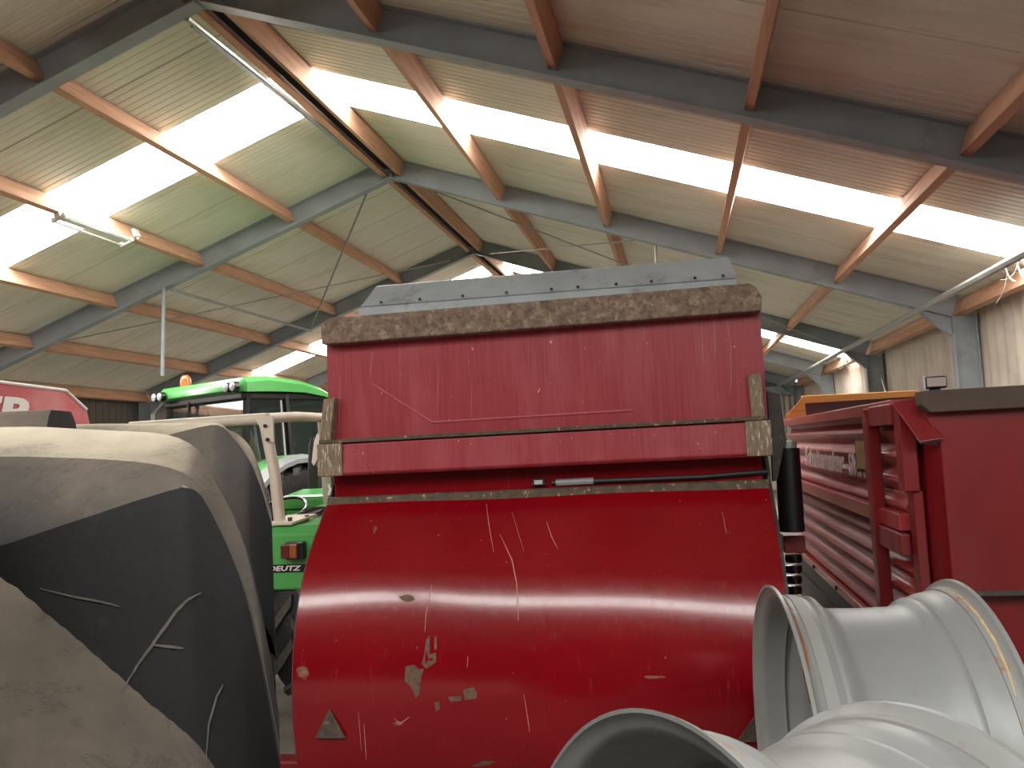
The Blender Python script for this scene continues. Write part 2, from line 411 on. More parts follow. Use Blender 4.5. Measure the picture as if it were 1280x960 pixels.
# steel portal frames
FL = ['dark grey steel frame outside the lamp bay, behind the photographer', 'dark grey steel portal frame carrying the near end of the fluorescent lamp bay',
      'pale grey steel portal frame between the lamp bay and the crossed rods', 'steel portal frame just before the far skylights',
      'steel portal frame beyond the far skylights', 'steel portal frame against the far gable wall']
D, FWD, TF, TW = .28, .15, .012, .01
def ibeam(m, p, q, up, lat, d=D, w=FWD):
    """I section: bottom flange underside runs p-q; up = web direction, lat = flange direction"""
    for c, hs in ((TF / 2, (w / 2, TF / 2)), (d - TF / 2, (w / 2, TF / 2)), (d / 2, (TW / 2, d / 2 - TF))):
        mid = (p + q) / 2 + up * c; ax = (q - p)
        m.obox(mid, (ax.normalized(), lat, up), (ax.length / 2, hs[0], hs[1]))
YV = Vector((0, 1, 0))
for fi, y in enumerate(FRAMES):
    t = thing('portal_frame', FL[fi], 'steel frame', (RX, y, 0), 'steel portal frames')
    for side in (-1, 1):
        nrm = Vector((side * SA, 0, CA))
        m = MB(); ibeam(m, rp(side, .0, y), rp(side, 7.6, y), nrm, YV); m.build('rafter', 'steel_grey', t)
        xi = RX + side * 7.15
        m = MB(); ibeam(m, Vector((xi, y, 0)), Vector((xi, y, rp(side, 7.62, y).z + .02)), Vector((side, 0, 0)), YV); m.build('column', 'steel_grey', t)
        a1, a2, a3 = rp(side, 7.15, y), Vector((xi, y, ZC + 1.10)), Vector((xi, y, rp(side, 7.59, y).z))
        m = MB(); m.prism([p - YV * .006 for p in (a1, a2, a3)], YV * .012)
        e = (a2 - a1).normalized(); m.obox((a1 + a2) / 2, (e, YV, e.cross(YV)), ((a2 - a1).length / 2, .06, .006))
        m.build('haunch', 'steel_grey', t)
        for s_, o_ in ((.2, .07), (.2, .2), (.34, .07), (.34, .2)):
            p = rp(side, s_, y - TW / 2, o_); m = MB(); m.tube([p, p - YV * .015], .014, 6); m.build('bolt', 'steel_grey', t)
    m = MB(); m.obox((RX, y, RZ + .13), (Vector((1, 0, 0)), YV, Vector((0, 0, 1))), (.01, .07, .15)); m.build('apex_plate', 'steel_grey', t)

# timber purlins, one thing each
ORD = ['beside the ridge', 'first below the ridge', 'second below the ridge', 'third below the ridge', 'fourth below the ridge', 'at the eaves']
BAY = ['in the bay before the lamp bay', 'in the fluorescent lamp bay', 'in the bay with crossed rods', 'in the bay of far skylights', 'in the far end bay']
S0, SP, DP = .076, 1.524, .069
pur = {}
for bi in range(5):
    for side, sn in ((-1, 'tractor side'), (1, 'corrugated wall side')):
        for i in range(6):
            s_ = S0 + SP * i; y0, y1 = FRAMES[bi] + .012, FRAMES[bi + 1] - .012
            m = MB(); a = Vector((side * CA, 0, -SA)); nrm = Vector((side * SA, 0, CA))
            w = .036; off = DP; hgt = (.267 - DP) / 2
            m.obox(rp(side, s_ if i else .085, (y0 + y1) / 2, off + hgt), (a, YV, nrm), (w, (y1 - y0) / 2, hgt))
            o = m.build('timber_purlin', 'timber', bevel=.004)
            if i == 5:
                o.name = 'eave_beam'
            tag(o, f'timber purlin {ORD[i]}, {sn}, {BAY[bi]}', 'beam', 'timber purlins ' + BAY[bi]); pur[bi, side, i] = o
# tubes, rods and lamp hung in the roof
def rod(name, pts, r, m, label, cat, group=None, n=8):
    b = MB(); b.tube(pts, r, n); return tag(b.build(name, m, smooth=40), label, cat, group)
p0, p1 = at_y((233, 22), 6.5), at_y((472, 214), 11.33)
rod('tie_tube', [p0, p1], .03, 'galvanised', 'bright galvanised tube beside the ridge in the fluorescent lamp bay', 'tube')
rod('conduit', [at_y((240, 40), 6.5) + Vector((0, 0, .05)), at_y((462, 214), 11.33) + Vector((0, 0, .05))], .012, 'steel_grey', 'thin grey conduit alongside the galvanised ridge tube', 'conduit')
ZP = ZC + 1.475
rod('eave_tube', [(2.97, 1.3, ZP - .06), (2.97, 26.3, ZP - .06)], .042, 'galvanised', 'long galvanised tube running past the frames at the corrugated wall', 'tube')
rod('tie_tube', [rp(-1, 3.74, 11.45, -.028), rp(-1, 3.74, 16.4, -.028)], .026, 'galvanised', 'galvanised tie tube between two frames above the green cab', 'tube')
q = at_y((205, 365), 11.35); q2 = at_y((203, 470), 11.35)
rod('hanging_tube', [(q.x, 11.35, rp(-1, (RX - q.x) / CA, 0).z - .012), (q2.x, 11.35, q2.z)], .027, 'steel_grey', 'upright grey tube hanging from the rafter above the beacon', 'tube')
q = at_y((819, 303), 11.54); rod('hanging_tube', [q, at_y((820, 345), 11.54)], .02, 'galvanised', 'short tube hanging behind the red tailgate crest', 'tube')
for lab, A, B in (('flat bracing rod from the ridge down towards the green cab', (-1, .45, 11.53), (-1, 3.66, 16.31)),
                  ('thin bracing rod rising from the low tractor side to the ridge', (-1, 5.9, 11.53), (-1, .5, 16.31)),
                  ('thin bracing rod from the ridge down to the corrugated wall', (1, .5, 11.53), (1, 7.1, 16.31)),
                  ('thin bracing rod from the far ridge across behind the tailgate', (1, .3, 16.31), (1, 3.66, 11.53))):
    of_ = .018 if 'flat' in lab or 'corrugated' in lab else .052
    rod('bracing_rod', [rp(*A[:2], A[2], of_), rp(*B[:2], B[2], of_)], .019 if 'flat' in lab else .011, 'galvanised', lab, 'rod', 'roof bracing rods', 6)
for k, (ya, yb) in enumerate(((11.5, 13.4), (16.2, 14.1))):
    rod('wall_brace', [(3.62, ya, 2.55), (3.62, yb, .1)], .022, 'galvanised', ['slanting wall brace beside the pale grey column', 'slanting wall brace beside the column before the far skylights'][k], 'brace', 'wall braces', 6)
# fluorescent fitting under the second purlin, tractor side
ls = S0 + SP * 2; a_ = Vector((-CA, 0, -SA)); n_ = Vector((-SA, 0, CA))
t = thing('fluorescent_lamp', 'white twin fluorescent batten screwed under a timber purlin', 'lamp', rp(-1, ls, 8.98, 0))
m = MB(); m.obox(rp(-1, ls, 9.0, DP - .03), (a_, YV, n_), (.04, .63, .028)); m.build('housing', 'lamp_white', t, bevel=.008)
for d in (-.075, .075):
    m = MB(); m.tube([rp(-1, ls + d, 8.41, .0), rp(-1, ls + d, 9.59, .0)], .013, 10); m.build('tube', 'lamp_white', t, smooth=40)
for y in (8.39, 9.61):
    m = MB(); m.obox(rp(-1, ls, y, .012), (a_, YV, n_), (.095, .012, .028)); m.build('end_cap', 'lamp_white', t, bevel=.004)
q = rp(-1, ls - .064, 9.78, .15)
t = thing('junction_box', 'small white junction box on the purlin past the lamp', 'junction box', q)
m = MB(); m.obox(q, (a_, YV, n_), (.025, .055, .055)); m.build('box', 'lamp_white', t, bevel=.01)
m = MB(); m.tube([q - n_ * .05, q - n_ * .085], .016, 8); m.build('cable_gland', 'lamp_white', t)
# torn film strands at the eaves
def torn(px_list, y, lab):
    t = None; c = at_y(px_list[0], y)
    t = thing('torn_film', lab, 'torn plastic', (c.x, c.y, c.z - .25))
    for k in range(13):
        a = Vector((3.42 + random.uniform(-.12, .03), y + random.uniform(-.5, .5), c.z + random.uniform(-.02, .12)))
        e = a + Vector((random.uniform(-.05, .12), random.uniform(-.45, .45), random.uniform(-.28, -.05)))
        mid = (a + e) / 2 + Vector((random.uniform(-.05, .05), 0, -random.uniform(.02, .12)))
        pts = [a * (1 - u_) ** 2 + mid * (2 * u_ * (1 - u_)) + e * u_ ** 2 for u_ in [j / 7 for j in range(8)]]
        b = MB(); b.tube(pts, [random.uniform(.002, .008) for _ in pts], 5); b.build('strand', 'net_white', t, smooth=50)
torn([(1275, 335)], 9.0, 'tangled white strands of torn film under the eaves by the skylight')
torn([(1045, 450)], 17.9, 'tangled white strands of torn film at the far skylight eaves')

# ================================================================== RED WAGON WITH THE CURVED TAILGATE
XL, XR = -1.90, .425
T = thing('trailer_wagon', 'dark red farm wagon seen from behind, bulging tailgate under a rusty flange', 'wagon', (GX, 6.2, 0))
prof = [(1.40, 4.45), (1.355, 4.395), (1.30, 4.34), (1.24, 4.27), (1.18, 4.21), (1.12, 4.155), (1.05, 4.105), (.97, 4.06), (.88, 4.02), (.78, 3.985), (.68, 3.96), (.57, 3.945), (.45, 3.94), (.33, 3.948), (.22, 3.965), (.14, 3.99)]
m = MB(); NX = 24
rows = []
for i in range(NX + 1):
    x = XL + (XR - XL) * i / NX
    rows.append([Vector((x, y - .004 * math.sin(x * 5) * math.sin(z * 3), z)) for z, y in prof] + [Vector((x, y + .02, z)) for z, y in prof[::-1]])
m.rings(rows); gate = m.build('curved_tailgate', 'gate_red', T, smooth=35)
for sx, x in ((-1, XL - .018), (1, XR + .002)):
    m = MB(); m.prism([(x, y + .03, z) for z, y in prof] + [(x, 4.62, .14), (x, 4.62, 1.62)], (.016, 0, 0)); m.build('side_plate', 'dark_steel', T)
m = MB(); m.box(-1.88, .445, 4.455, 4.50, 1.72, 2.30); up = m.build('upper_panel', 'gate_red_faded', T)
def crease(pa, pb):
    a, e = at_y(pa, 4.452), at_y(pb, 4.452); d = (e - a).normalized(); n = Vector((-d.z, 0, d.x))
    b = MB(); b.rings([[p + n * .007, p + Vector((0, -.005, 0)), p - n * .007, p + Vector((0, .004, 0))] for p in (a, e)]); b.build('crease', 'crease_lit_red', up)
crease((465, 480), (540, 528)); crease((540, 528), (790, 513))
# lip over the opening
m = MB(); m.prism([(XL - .005, 4.455, 1.735), (XL - .005, 4.365, 1.715), (XL - .005, 4.355, 1.56), (XL - .005, 4.37, 1.545), (XL - .005, 4.455, 1.545)], (XR - XL + .02, 0, 0)); lip = m.build('lip', 'gate_red_faded', T, bevel=.006)
m = MB(); m.box(XL, XR + .01, 4.35, 4.45, 1.722, 1.742); m.build('lip_edge', 'grime_edge', T, bevel=.004)
for x0, x1 in ((XL - .012, XL + .13), (XR - .1, XR + .022)):
    m = MB(); m.box(x0, x1, 4.348, 4.45, 1.548, 1.72); m.build('end_cap', 'worn_wood', T, bevel=.004)
# recess with strip, hose and lamp
m = MB(); m.box(XL, XR, 4.60, 4.64, 1.36, 1.75); m.build('recess_back', 'dark_recess', T)
m = MB(); m.box(XL + .01, XR - .01, 4.545, 4.60, 1.425, 1.49); st = m.build('recess_strip', 'recess_shaded_red', T)
for k in range(11):
    x = XL + .12 + k * .21; m = MB(); m.tube([(x, 4.546, 1.46), (x, 4.535, 1.46)], .012, 6); m.build('bolt', 'dark_steel', T)
m = MB(); m.box(XL, XR, 4.44, 4.60, 1.385, 1.402); m.build('ledge', 'grime_edge', T)
m = MB(); m.prism([(XL, 4.47, 1.43), (XL, 4.445, 1.425), (XL, 4.436, 1.385), (XL, 4.46, 1.37)], (XR - XL, 0, 0)); m.build('worn_rim', 'grime_edge', T)
a, e = at_y((690, 604), 4.50), at_y((960, 590), 4.50)
m = MB(); m.tube([a, a.lerp(e, .3) + Vector((0, 0, -.004)), a.lerp(e, .7) + Vector((0, 0, -.01)), e], .016, 8); hose = m.build('hose', 'black_plastic', T, smooth=40)
m = MB(); m.tube([a.lerp(e, .02), a.lerp(e, .2)], .019, 8); m.build('tape', 'fender_grey', hose, smooth=40)
c = at_y((673, 603), 4.47)
m = MB(); m.prism([(c.x - .038, c.y, c.z - .018), (c.x + .038, c.y, c.z - .018), (c.x + .028, c.y, c.z + .02), (c.x - .028, c.y, c.z + .02)], (0, .08, 0)); lp = m.build('number_plate_lamp', 'black_plastic', T, bevel=.004)
m = MB(); m.box(c.x - .022, c.x + .022, c.y - .003, c.y + .01, c.z - .01, c.z + .012); m.build('lens', 'lens', lp)
c = at_y((411, 612), 4.46); m = MB(); m.tube([c + Vector((0, 0, -.03)), c + Vector((.01, 0, 0)), c + Vector((0, 0, .03))], .008, 6); m.build('hook', 'lamp_white', T)
# rusty flange with rounded ends
zf0, zf1, xf0, xf1 = 2.262, 2.405, -1.875, .445
m = MB(); pl = [(xf0, zf0), (xf1, zf0), (xf1 + .005, zf0 + .07), (xf1 - .02, zf1 - .02), (xf1 - .05, zf1), (xf0 + .05, zf1), (xf0, zf1 - .03)]
m.prism([(x, 4.37, z) for x, z in pl], (0, .12, 0)); m.build('rusty_flange', 'rust_brown', T, bevel=.01)
# zinc sheet hood above
bl, br, ml, mr, tl, tr = at_y((438, 398), 4.62), at_y((924, 362), 4.62), at_y((452, 383), 4.68), at_y((919, 347), 4.68), at_y((470, 358), 4.82), at_y((910, 322), 4.82)
m = MB(); m.prism([bl + Vector((0, 0, -.06)), br + Vector((0, 0, -.06)), mr, ml], (0, .01, .002)); hood = m.build('hood_strip', 'zinc_sheet', T, bevel=.003)
m = MB(); m.prism([ml + Vector((0, -.012, -.004)), mr + Vector((0, -.012, -.004)), tr, tl], (0, .008, .004)); h2 = m.build('hood_sheet', 'zinc_sheet', T, bevel=.003)
for u_ in (.06, .17, .29, .41, .53, .6, .7, .79, .9, .97):
    p = (ml.lerp(mr, u_)) + Vector((0, -.02, .012)); m = MB(); m.sphere(p, .009, 8, 5); m.build('rivet', 'dark_steel', h2)
for pa, pb in ((tl, ml), (tr, mr)):
    m = MB(); m.prism([pa, pb + Vector((0, -.012, 0)), pb + Vector((0, .5, 0)), pa + Vector((0, .36, 0))], (.006, 0, 0)); m.build('hood_cheek', 'zinc_sheet', T)
# worn side blocks, handle, arm and ram
for pts in ([(404, 499), (418, 497), (413, 553), (399, 554)], [(935, 468), (951, 466), (957, 525), (941, 527)]):
    m = MB(); m.prism([at_y(p, 4.40) for p in pts], (0, .06, 0)); m.build('side_block', 'worn_wood', T, bevel=.004)
m = MB(); m.prism([at_y(p, 4.43) for p in ((396, 541), (400, 546), (397, 575), (392, 583), (389, 578), (392, 552))], (0, .05, 0)); m.build('handle', 'rops_cream', T, bevel=.005)
m = MB(); m.prism([at_y(p, 4.62) for p in ((958, 488), (975, 492), (983, 553), (980, 560), (972, 600), (966, 602), (964, 560))], (0, .05, 0)); m.build('lift_arm', 'dark_steel', T, bevel=.005)
a, e = at_y((984, 560), 4.72), at_y((990, 664), 4.72)
m = MB(); m.tube([a, e], [.062, .066], 12); m.build('hydraulic_ram', 'black_plastic', T, smooth=40)
m = MB(); m.tube([a + Vector((0, 0, .0)), a + Vector((0, 0, .035))], .05, 12); m.build('ram_eye', 'galvanised', T, smooth=40)
a, e = at_y((990, 668), 4.85), at_y((992, 690), 4.85)
m = MB(); m.box(a.x - .05, a.x + .06, 4.8, 4.95, e.z, a.z); m.build('bracket', 'wagon_red', T, bevel=.006)
for k in range(5):
    q = at_y((992, 698 + k * 13), 4.85); m = MB(); m.lathe([(.02, -.022), (.042, -.02), (.046, 0), (.042, .02), (.02, .022)], q, (0, 0, 1), 16, False); m.build('bellows', 'black_shiny', T, smooth=40)
# reflector triangles
for (ax, ay), (lx, ly), (rx, ry) in (((412, 887), (395, 922), (431, 922)), ((949, 888), (922, 927), (966, 927))):
    pts = [at_y(p, 3.935) for p in ((ax, ay), (lx, ly), (rx, ry))]; cc = (pts[0] + pts[1] + pts[2]) / 3
    m = MB(); m.prism(pts, (0, .008, 0)); tr_ = m.build('triangle_reflector', 'reflector_dark', T, label='worn triangular reflector')
    for i in range(3):
        m = MB(); m.tube([pts[i], pts[(i + 1) % 3]], .003, 5); m.build('rim', 'grime_edge', tr_)
# hull, chassis, wheels
m = MB()
lo = [(XL + .02, 4.5), (XR - .02, 4.5), (XR - .02, 8.9), (XL + .02, 8.9)]
m.rings([[Vector((x, y, z)) for x, y in lo] for z in (.62, 2.28)], caps=False); m.add([(x, y, .62) for x, y in lo], [(0, 1, 2, 3)]); m.build('hopper', 'gate_red', T)
for x in (-1.45, -.05):
    m = MB(); m.box(x - .05, x + .05, 4.6, 10.2, .48, .62); m.build('chassis_beam', 'dark_steel', T)
m = MB(); m.box(-1.7, .25, 6.5, 6.62, .42, .54); m.build('axle', 'dark_steel', T)
for x in (-1.72, .07):
    m = MB(); m.lathe([(.22, 0), (.4, -.02), (.47, .02), (.48, .1), (.47, .2), (.4, .24), (.22, .22)], (x, 6.56, .48), (1, 0, 0), 32); m.build('wheel', 'rubber', T, smooth=40)
q = at_y((358, 950), 4.3)
m = MB(); m.box(q.x - .12, XL + .05, 4.22, 4.34, q.z - .07, q.z + .02); m.build('bumper', 'wagon_red', T, bevel=.01)

# ================================================================== RED SPREADER WITH CORRUGATED SIDE
XS = 1.05
W = thing('spreader_wagon', 'low red farm spreader with horizontally ribbed side and brown top bar', 'wagon', (2.2, 6.5, 0))
YA, YB = 4.35, 8.75
def ribs(z0, z1, n, name):
    m = MB(); k = n * 8; rows = []
    for y in (YA + .02, YB):
        f = [Vector((XS + .012 - .026 * math.sin(2 * math.pi * i / 8), y, z0 + (z1 - z0) * i / k)) for i in range(k + 1)]
        rows.append(f + [p + Vector((.02, 0, 0)) for p in f[::-1]])
    m.rings(rows); return m.build(name, 'wagon_side_red', W, smooth=50)
rib_hi = ribs(1.24, 1.72, 4, 'ribbed_panel'); ribs(.60, 1.17, 5, 'ribbed_panel')
m = MB(); m.box(XS - .05, XS + .05, YA, YB + .1, 1.72, 1.785); m.build('top_rail', 'wagon_side_red', W, bevel=.006)
m = MB(); m.box(XS - .055, XS + .03, YA, YB, 1.165, 1.245); mr_ = m.build('mid_rail', 'wagon_side_red', W, bevel=.006)
m = MB(); m.box(XS - .045, XS + .03, YA, YB, .545, .60); br_ = m.build('bottom_rail', 'wagon_side_red', W, bevel=.005)
for y in (8.1, 7.3, 6.3, 5.5, 4.9):
    m = MB(); m.tube([(XS - .044, y, .575), (XS - .058, y, .575)], .016, 6); m.build('bolt', 'dark_steel', br_)
m = MB(); m.box(XS - .005, XS + .02, YA, YB, .12, .545); m.build('skirt_panel', 'dark_panel', W)
m = MB(); m.box(XS - .015, XS + .0, YA, YB, .36, .385); m.build('skirt_trim', 'dark_steel', W)
# posts at the near corner
m = MB(); yb = 4.80
m.prism([(XS - .085, yb + .05, .1), (XS - .085, yb - .05, .1), (XS - .085, yb - .05, 1.70), (XS - .085, yb + .02, 1.76), (XS - .085, yb + .05, 1.73)], (.065, 0, 0)); m.build('corner_post', 'wagon_red', W, bevel=.006)
m = MB(); m.box(XS - .065, XS + .005, 4.16, 4.26, 1.36, 1.765); m.build('corner_post', 'wagon_red', W, bevel=.006)
m = MB(); m.box(XS - .025, XS + .02, 4.18, 4.28, .1, 1.36); m.build('corner_post', 'wagon_red', W, bevel=.006)
for z in (1.765, 1.16):
    m = MB(); m.box(XS - .075, XS - .03, 4.262, yb - .06, z - .1, z); m.build('post_brace', 'wagon_red', W, bevel=.006)
g = [at_y((1115, 505), 4.13), at_y((1146, 498), 4.13), at_y((1180, 548), 4.02), at_y((1150, 553), 4.02)]
m = MB(); m.prism(g, (0, .022, .01)); m.build('gusset_plate', 'wagon_red', W, bevel=.004)
m = MB(); m.prism([at_y(p, 4.2) for p in ((1136, 536), (1141, 539), (1150, 553), (1149, 560), (1144, 564), (1139, 561))], (0, .05, 0)); m.build('hose_end', 'black_shiny', W, bevel=.006)
# near end panels
c0 = at_y((1176, 560), 4.05).x
m = MB(); m.prism([(c0, 4.05, .93), (3.3, 4.05, .93), (3.3, 4.05, 1.71), (c0 - .06, 4.05, 1.71), (c0 - .0, 4.05, 1.58)], (0, .05, 0)); m.build('end_panel', 'wagon_red', W, bevel=.005)
m = MB(); m.prism([(c0 - .06, 4.28, .93), (c0 - .06, 4.28, 1.58), (c0, 4.06, 1.56), (c0, 4.06, .93)], (0, .03, 0)); m.build('end_return', 'wagon_red', W)
m = MB(); m.box(c0 - .06, 3.3, 4.12, 4.17, .25, .93); m.build('lower_panel', 'wagon_red', W)
m = MB(); m.box(c0 + .02, 3.3, 4.04, 4.13, .915, .935); m.build('panel_lip', 'dark_steel', W)
zb0 = at_y((1200, 514), 4.0).z; zb1 = at_y((1200, 486), 4.0).z; xb = at_y((1150, 490), 4.0).x
m = MB(); m.prism([(xb, 3.99, zb1), (xb, 3.99, zb1 - .06), (xb + .035, 3.99, zb0), (3.35, 3.99, zb0), (3.35, 3.99, zb1)], (0, .1, 0)); m.build('top_bar', 'brown_bar', W, bevel=.006)
# work lamp on the bar
c = at_y((1168, 477), 4.12)
lm = MB(); lm.prism([(c.x - .05, 4.09, zb1 + .012), (c.x + .046, 4.09, zb1 + .012), (c.x + .046, 4.09, zb1 + .066), (c.x - .044, 4.09, zb1 + .066)], (0, .07, 0)); wl_ = lm.build('work_lamp', 'black_plastic', W, bevel=.008)
lm = MB(); lm.box(c.x - .04, c.x + .038, 4.083, 4.094, zb1 + .02, zb1 + .06); lm.build('lens', 'lamp_lens', wl_)
lm = MB(); lm.box(c.x - .056, c.x - .046, 4.09, 4.17, zb1 + .01, zb1 + .07); lm.build('hood', 'lens', wl_)
lm = MB(); lm.box(c.x - .02, c.x + .02, 4.11, 4.14, zb1 - .002, zb1 + .014); lm.build('foot', 'black_plastic', wl_)
# far end: orange board over maroon wall
YO = 8.7
ol, og = at_y((1002, 495), YO), at_y((980, 520), YO)
m = MB(); m.prism([(ol.x, YO, ol.z), (2.25, YO, ol.z - .01), (2.25, YO, ol.z - .07), (ol.x, YO, ol.z - .075)], (0, .04, 0)); m.build('orange_board', 'orange_board', W, bevel=.004)
m = MB(); m.prism([(ol.x + .02, YO - .01, ol.z), (og.x, YO - .01, og.z - .02), (ol.x + .03, YO - .01, og.z - .02)], (0, .02, 0)); m.build('board_cheek', 'orange_board', W)
m = MB(); m.box(ol.x + .02, 3.3, YO + .01, YO + .05, .6, ol.z - .06); m.build('far_wall', 'maroon', W)
m = MB(); m.box(3.25, 3.3, 4.1, YB, .3, 1.72); m.build('far_side', 'wagon_red', W)
m = MB(); m.box(XS + .03, 3.27, 4.2, YB, .5, .56); m.build('bed', 'dark_steel', W)
# lettering and plate on the ribbed side
xa = XS - .04
pA, pB = at_x((1007, 579), xa), at_x((1056, 587), xa)
text('Schuitemaker', .2, frame((xa, pA.y, 1.39), (0, -1, 0), (0, 0, 1)), 'white_paint', 'lettering', rib_hi, .002, .25, pA.y - pB.y, .007)
pA, pB = at_x((1061, 585), xa), at_x((1081, 588), xa)
text('SIWA', .18, frame((xa, pA.y, 1.385), (0, -1, 0), (0, 0, 1)), 'white_paint', 'lettering', rib_hi, .002, .2, pA.y - pB.y, .003)
pA, pB = at_x((1068, 547), xa), at_x((1086, 592), xa)
m = MB(); m.box(xa - .002, xa + .004, pB.y, pA.y, pB.z, pA.z); dc = m.build('sticker_plate', 'black_plastic', W)
m = MB(); m.box(xa - .004, xa - .001, pB.y + .03, pA.y - .03, pB.z + .02, pA.z - .02); m.build('sticker', 'decal_yellow', dc)
for x in (1.15, 2.95):
    m = MB(); m.lathe([(.2, 0), (.4, -.02), (.44, .02), (.45, .1), (.44, .2), (.4, .24), (.2, .22)], (x, 7.2, .45), (1, 0, 0), 32); m.build('wheel', 'rubber', W, smooth=40)
m = MB(); m.box(1.3, 2.95, 7.14, 7.26, .38, .5); m.build('axle', 'dark_steel', W)

# ================================================================== WHEEL RIMS
def rim(name, label, cl, axis, rad, ln):
    axis = Vector(axis).normalized(); cl = Vector(cl)
    t = thing(name, label, 'wheel rim', (cl.x + axis.x * ln / 2, cl.y + axis.y * ln / 2, 0), 'loose grey wheel rims')
    k = rad / .575; w = ln
    outer = [(.575, 0), (.572, .012), (.557, .018), (.545, .03), (.540, .045), (.535, .10), (.528, .112), (.536, .122), (.533, .135), (.500, .165), (.492, .19), (.490, .3),
             (.492, .40), (.500, .43), (.516, .445), (.520, .46), (.514, .475), (.530, .495), (.536, .52), (.541, .555), (.546, .57), (.558, .582), (.572, .588), (.575, .6)]
    out = [(r_ * k, a * w / .6) for r_, a in outer]
    inn = [((r_ - .012) * k if 0 < i < len(outer) - 1 else (r_ - .008) * k, a * w / .6) for i, (r_, a) in enumerate(outer)]
    m = MB(); m.lathe(out + inn[::-1], cl, axis, 96); m.build('barrel', 'rim_grey', t, smooth=50)
    # rust along both bead seats
    m = MB(); m.lathe([(.5425 * k, .05 * w / .6), (.5395 * k, .088 * w / .6), (.536 * k, .088 * w / .6), (.536 * k, .05 * w / .6)], cl, axis, 96); m.build('bead_seat_rust', 'rim_rust', t, smooth=50)
    m = MB(); m.lathe([(.545 * k, .548 * w / .6), (.551 * k, .572 * w / .6), (.546 * k, .574 * w / .6), (.54 * k, .548 * w / .6)], cl, axis, 96); m.build('bead_seat_rust', 'rim_rust', t, smooth=50)
    m = MB(); m.lathe([(.488 * k, ln * .60), (.40 * k, ln * .63), (.30 * k, ln * .58), (.16 * k, ln * .56), (.16 * k, ln * .575), (.30 * k, ln * .595), (.40 * k, ln * .645), (.488 * k, ln * .615)], cl, axis, 64); m.build('light_block_disc', 'rim_grey', t, smooth=40)  # disc added to block light through the hoop and darken its inside
    # clamp blocks inside
    for j in range(8):
        a = 2 * math.pi * j / 8; e = axis.cross(Vector((0, 0, 1))).normalized(); g = e.cross(axis); d = e * math.cos(a) + g * math.sin(a)
        c = cl + axis * (ln * .5) + d * (.452 * k); m = MB(); m.obox(c, (d, axis, d.cross(axis)), (.03, .02, .045)); m.build('mounting_lug', 'rim_grey', t, bevel=.006)
    m = MB(); m.tube([cl + axis * (ln * .3) + Vector((0, 0, .47 * k)), cl + axis * (ln * .3) + Vector((0, 0, .43 * k))], .008, 8); m.build('valve', 'black_plastic', t)
    return t
rr = .5756; kk = rr / .6
RIM1 = rim('wheel_rim', 'grey steel wheel rim with rust on its flange, standing against the red tailgate', (.282 * kk, 3.088 * kk, rr), (math.cos(.082), math.sin(.082), 0.0), rr, .609 * kk)
rr = .562; kk = rr / .61; tl_ = -.139
rim('wheel_rim', 'grey steel wheel rim leaning over, in front of the rusty rim', (-.1001 * kk, 1.5346 * kk, ZC - (1.65 - .5485) * kk + .004), (math.cos(.607) * math.cos(tl_), math.sin(.607) * math.cos(tl_), math.sin(tl_)), rr, .6218 * kk)

# ================================================================== BIG LUGGED TYRE
TB = math.atan(2.63 / 5.2); TR_, TC, TS = .86, 1.15, -.26
hv = Vector((-math.sin(TB), math.cos(TB), 0)); av = Vector((math.cos(TB), math.sin(TB), 0))
tyc = hv * TC + av * TS
TY = thing('tractor_tyre', 'huge dusty black tractor tyre with deep lugs standing upright', 'tyre', (tyc.x, tyc.y, 0), rz=TB)
def cy(u, rho, phi):                                  # local: x = axle, y = away, z = up; phi 0 towards the camera, 90 top
    p = R(phi); return Vector((u, -rho * math.cos(p), TR_ + rho * math.sin(p)))
cprof = [(.0, .792), (.04, .784), (.078, .748), (.118, .718), (.157, .692), (.192, .674), (.225, .655), (.245, .62), (.25, .56), (.235, .50), (.21, .45)]
prof_c = [(r_, -u) for u, r_ in cprof[::-1]] + [(r_, u) for u, r_ in cprof[1:]]
prof_c += [(.43, .2), (.6, .18), (.72, 0), (.6, -.18), (.43, -.2)]
m = MB(); m.lathe(prof_c, (0, 0, TR_), (1, 0, 0), 96); m.build('carcass', 'tyre_rubber', TY, smooth=60, local=True)
# one lug: sections along u -> (rear foot, rear top, front top, crease, front foot) as (rho, phi) pairs
sec = [(-.03, .79, 83, .862, 76.5, .863, 68.6, .80, 64.1, .79, 66.0),
       (.04, .775, 82, .862, 76.0, .862, 68.5, .809, 64.4, .784, 65.0),
       (.08, .75, 81, .860, 75.5, .860, 68.3, .819, 64.7, .745, 63.0),
       (.118, .72, 80, .858, 75.0, .858, 68.0, .829, 65.0, .716, 60.5),
       (.165, .69, 78, .856, 74.0, .855, 67.2, .841, 65.4, .688, 57.0),
       (.197, .67, 75, .850, 71.5, .849, 65.7, .845, 65.5, .672, 54.3),
       (.216, .66, 72, .838, 67.5, .830, 63.9, .826, 63.7, .663, 52.0),
       (.236, .64, 69, .815, 64.0, .799, 60.8, .795, 60.6, .655, 50.2),
       (.247, .62, 66, .790, 61.0, .775, 57.6, .771, 57.4, .65, 48.8),
       (.257, .60, 62, .758, 57.0, .748, 53.5, .744, 53.3, .64, 47.5),
       (.263, .58, 58, .735, 53.5, .731, 51.0, .725, 50.6, .62, 46.5)]
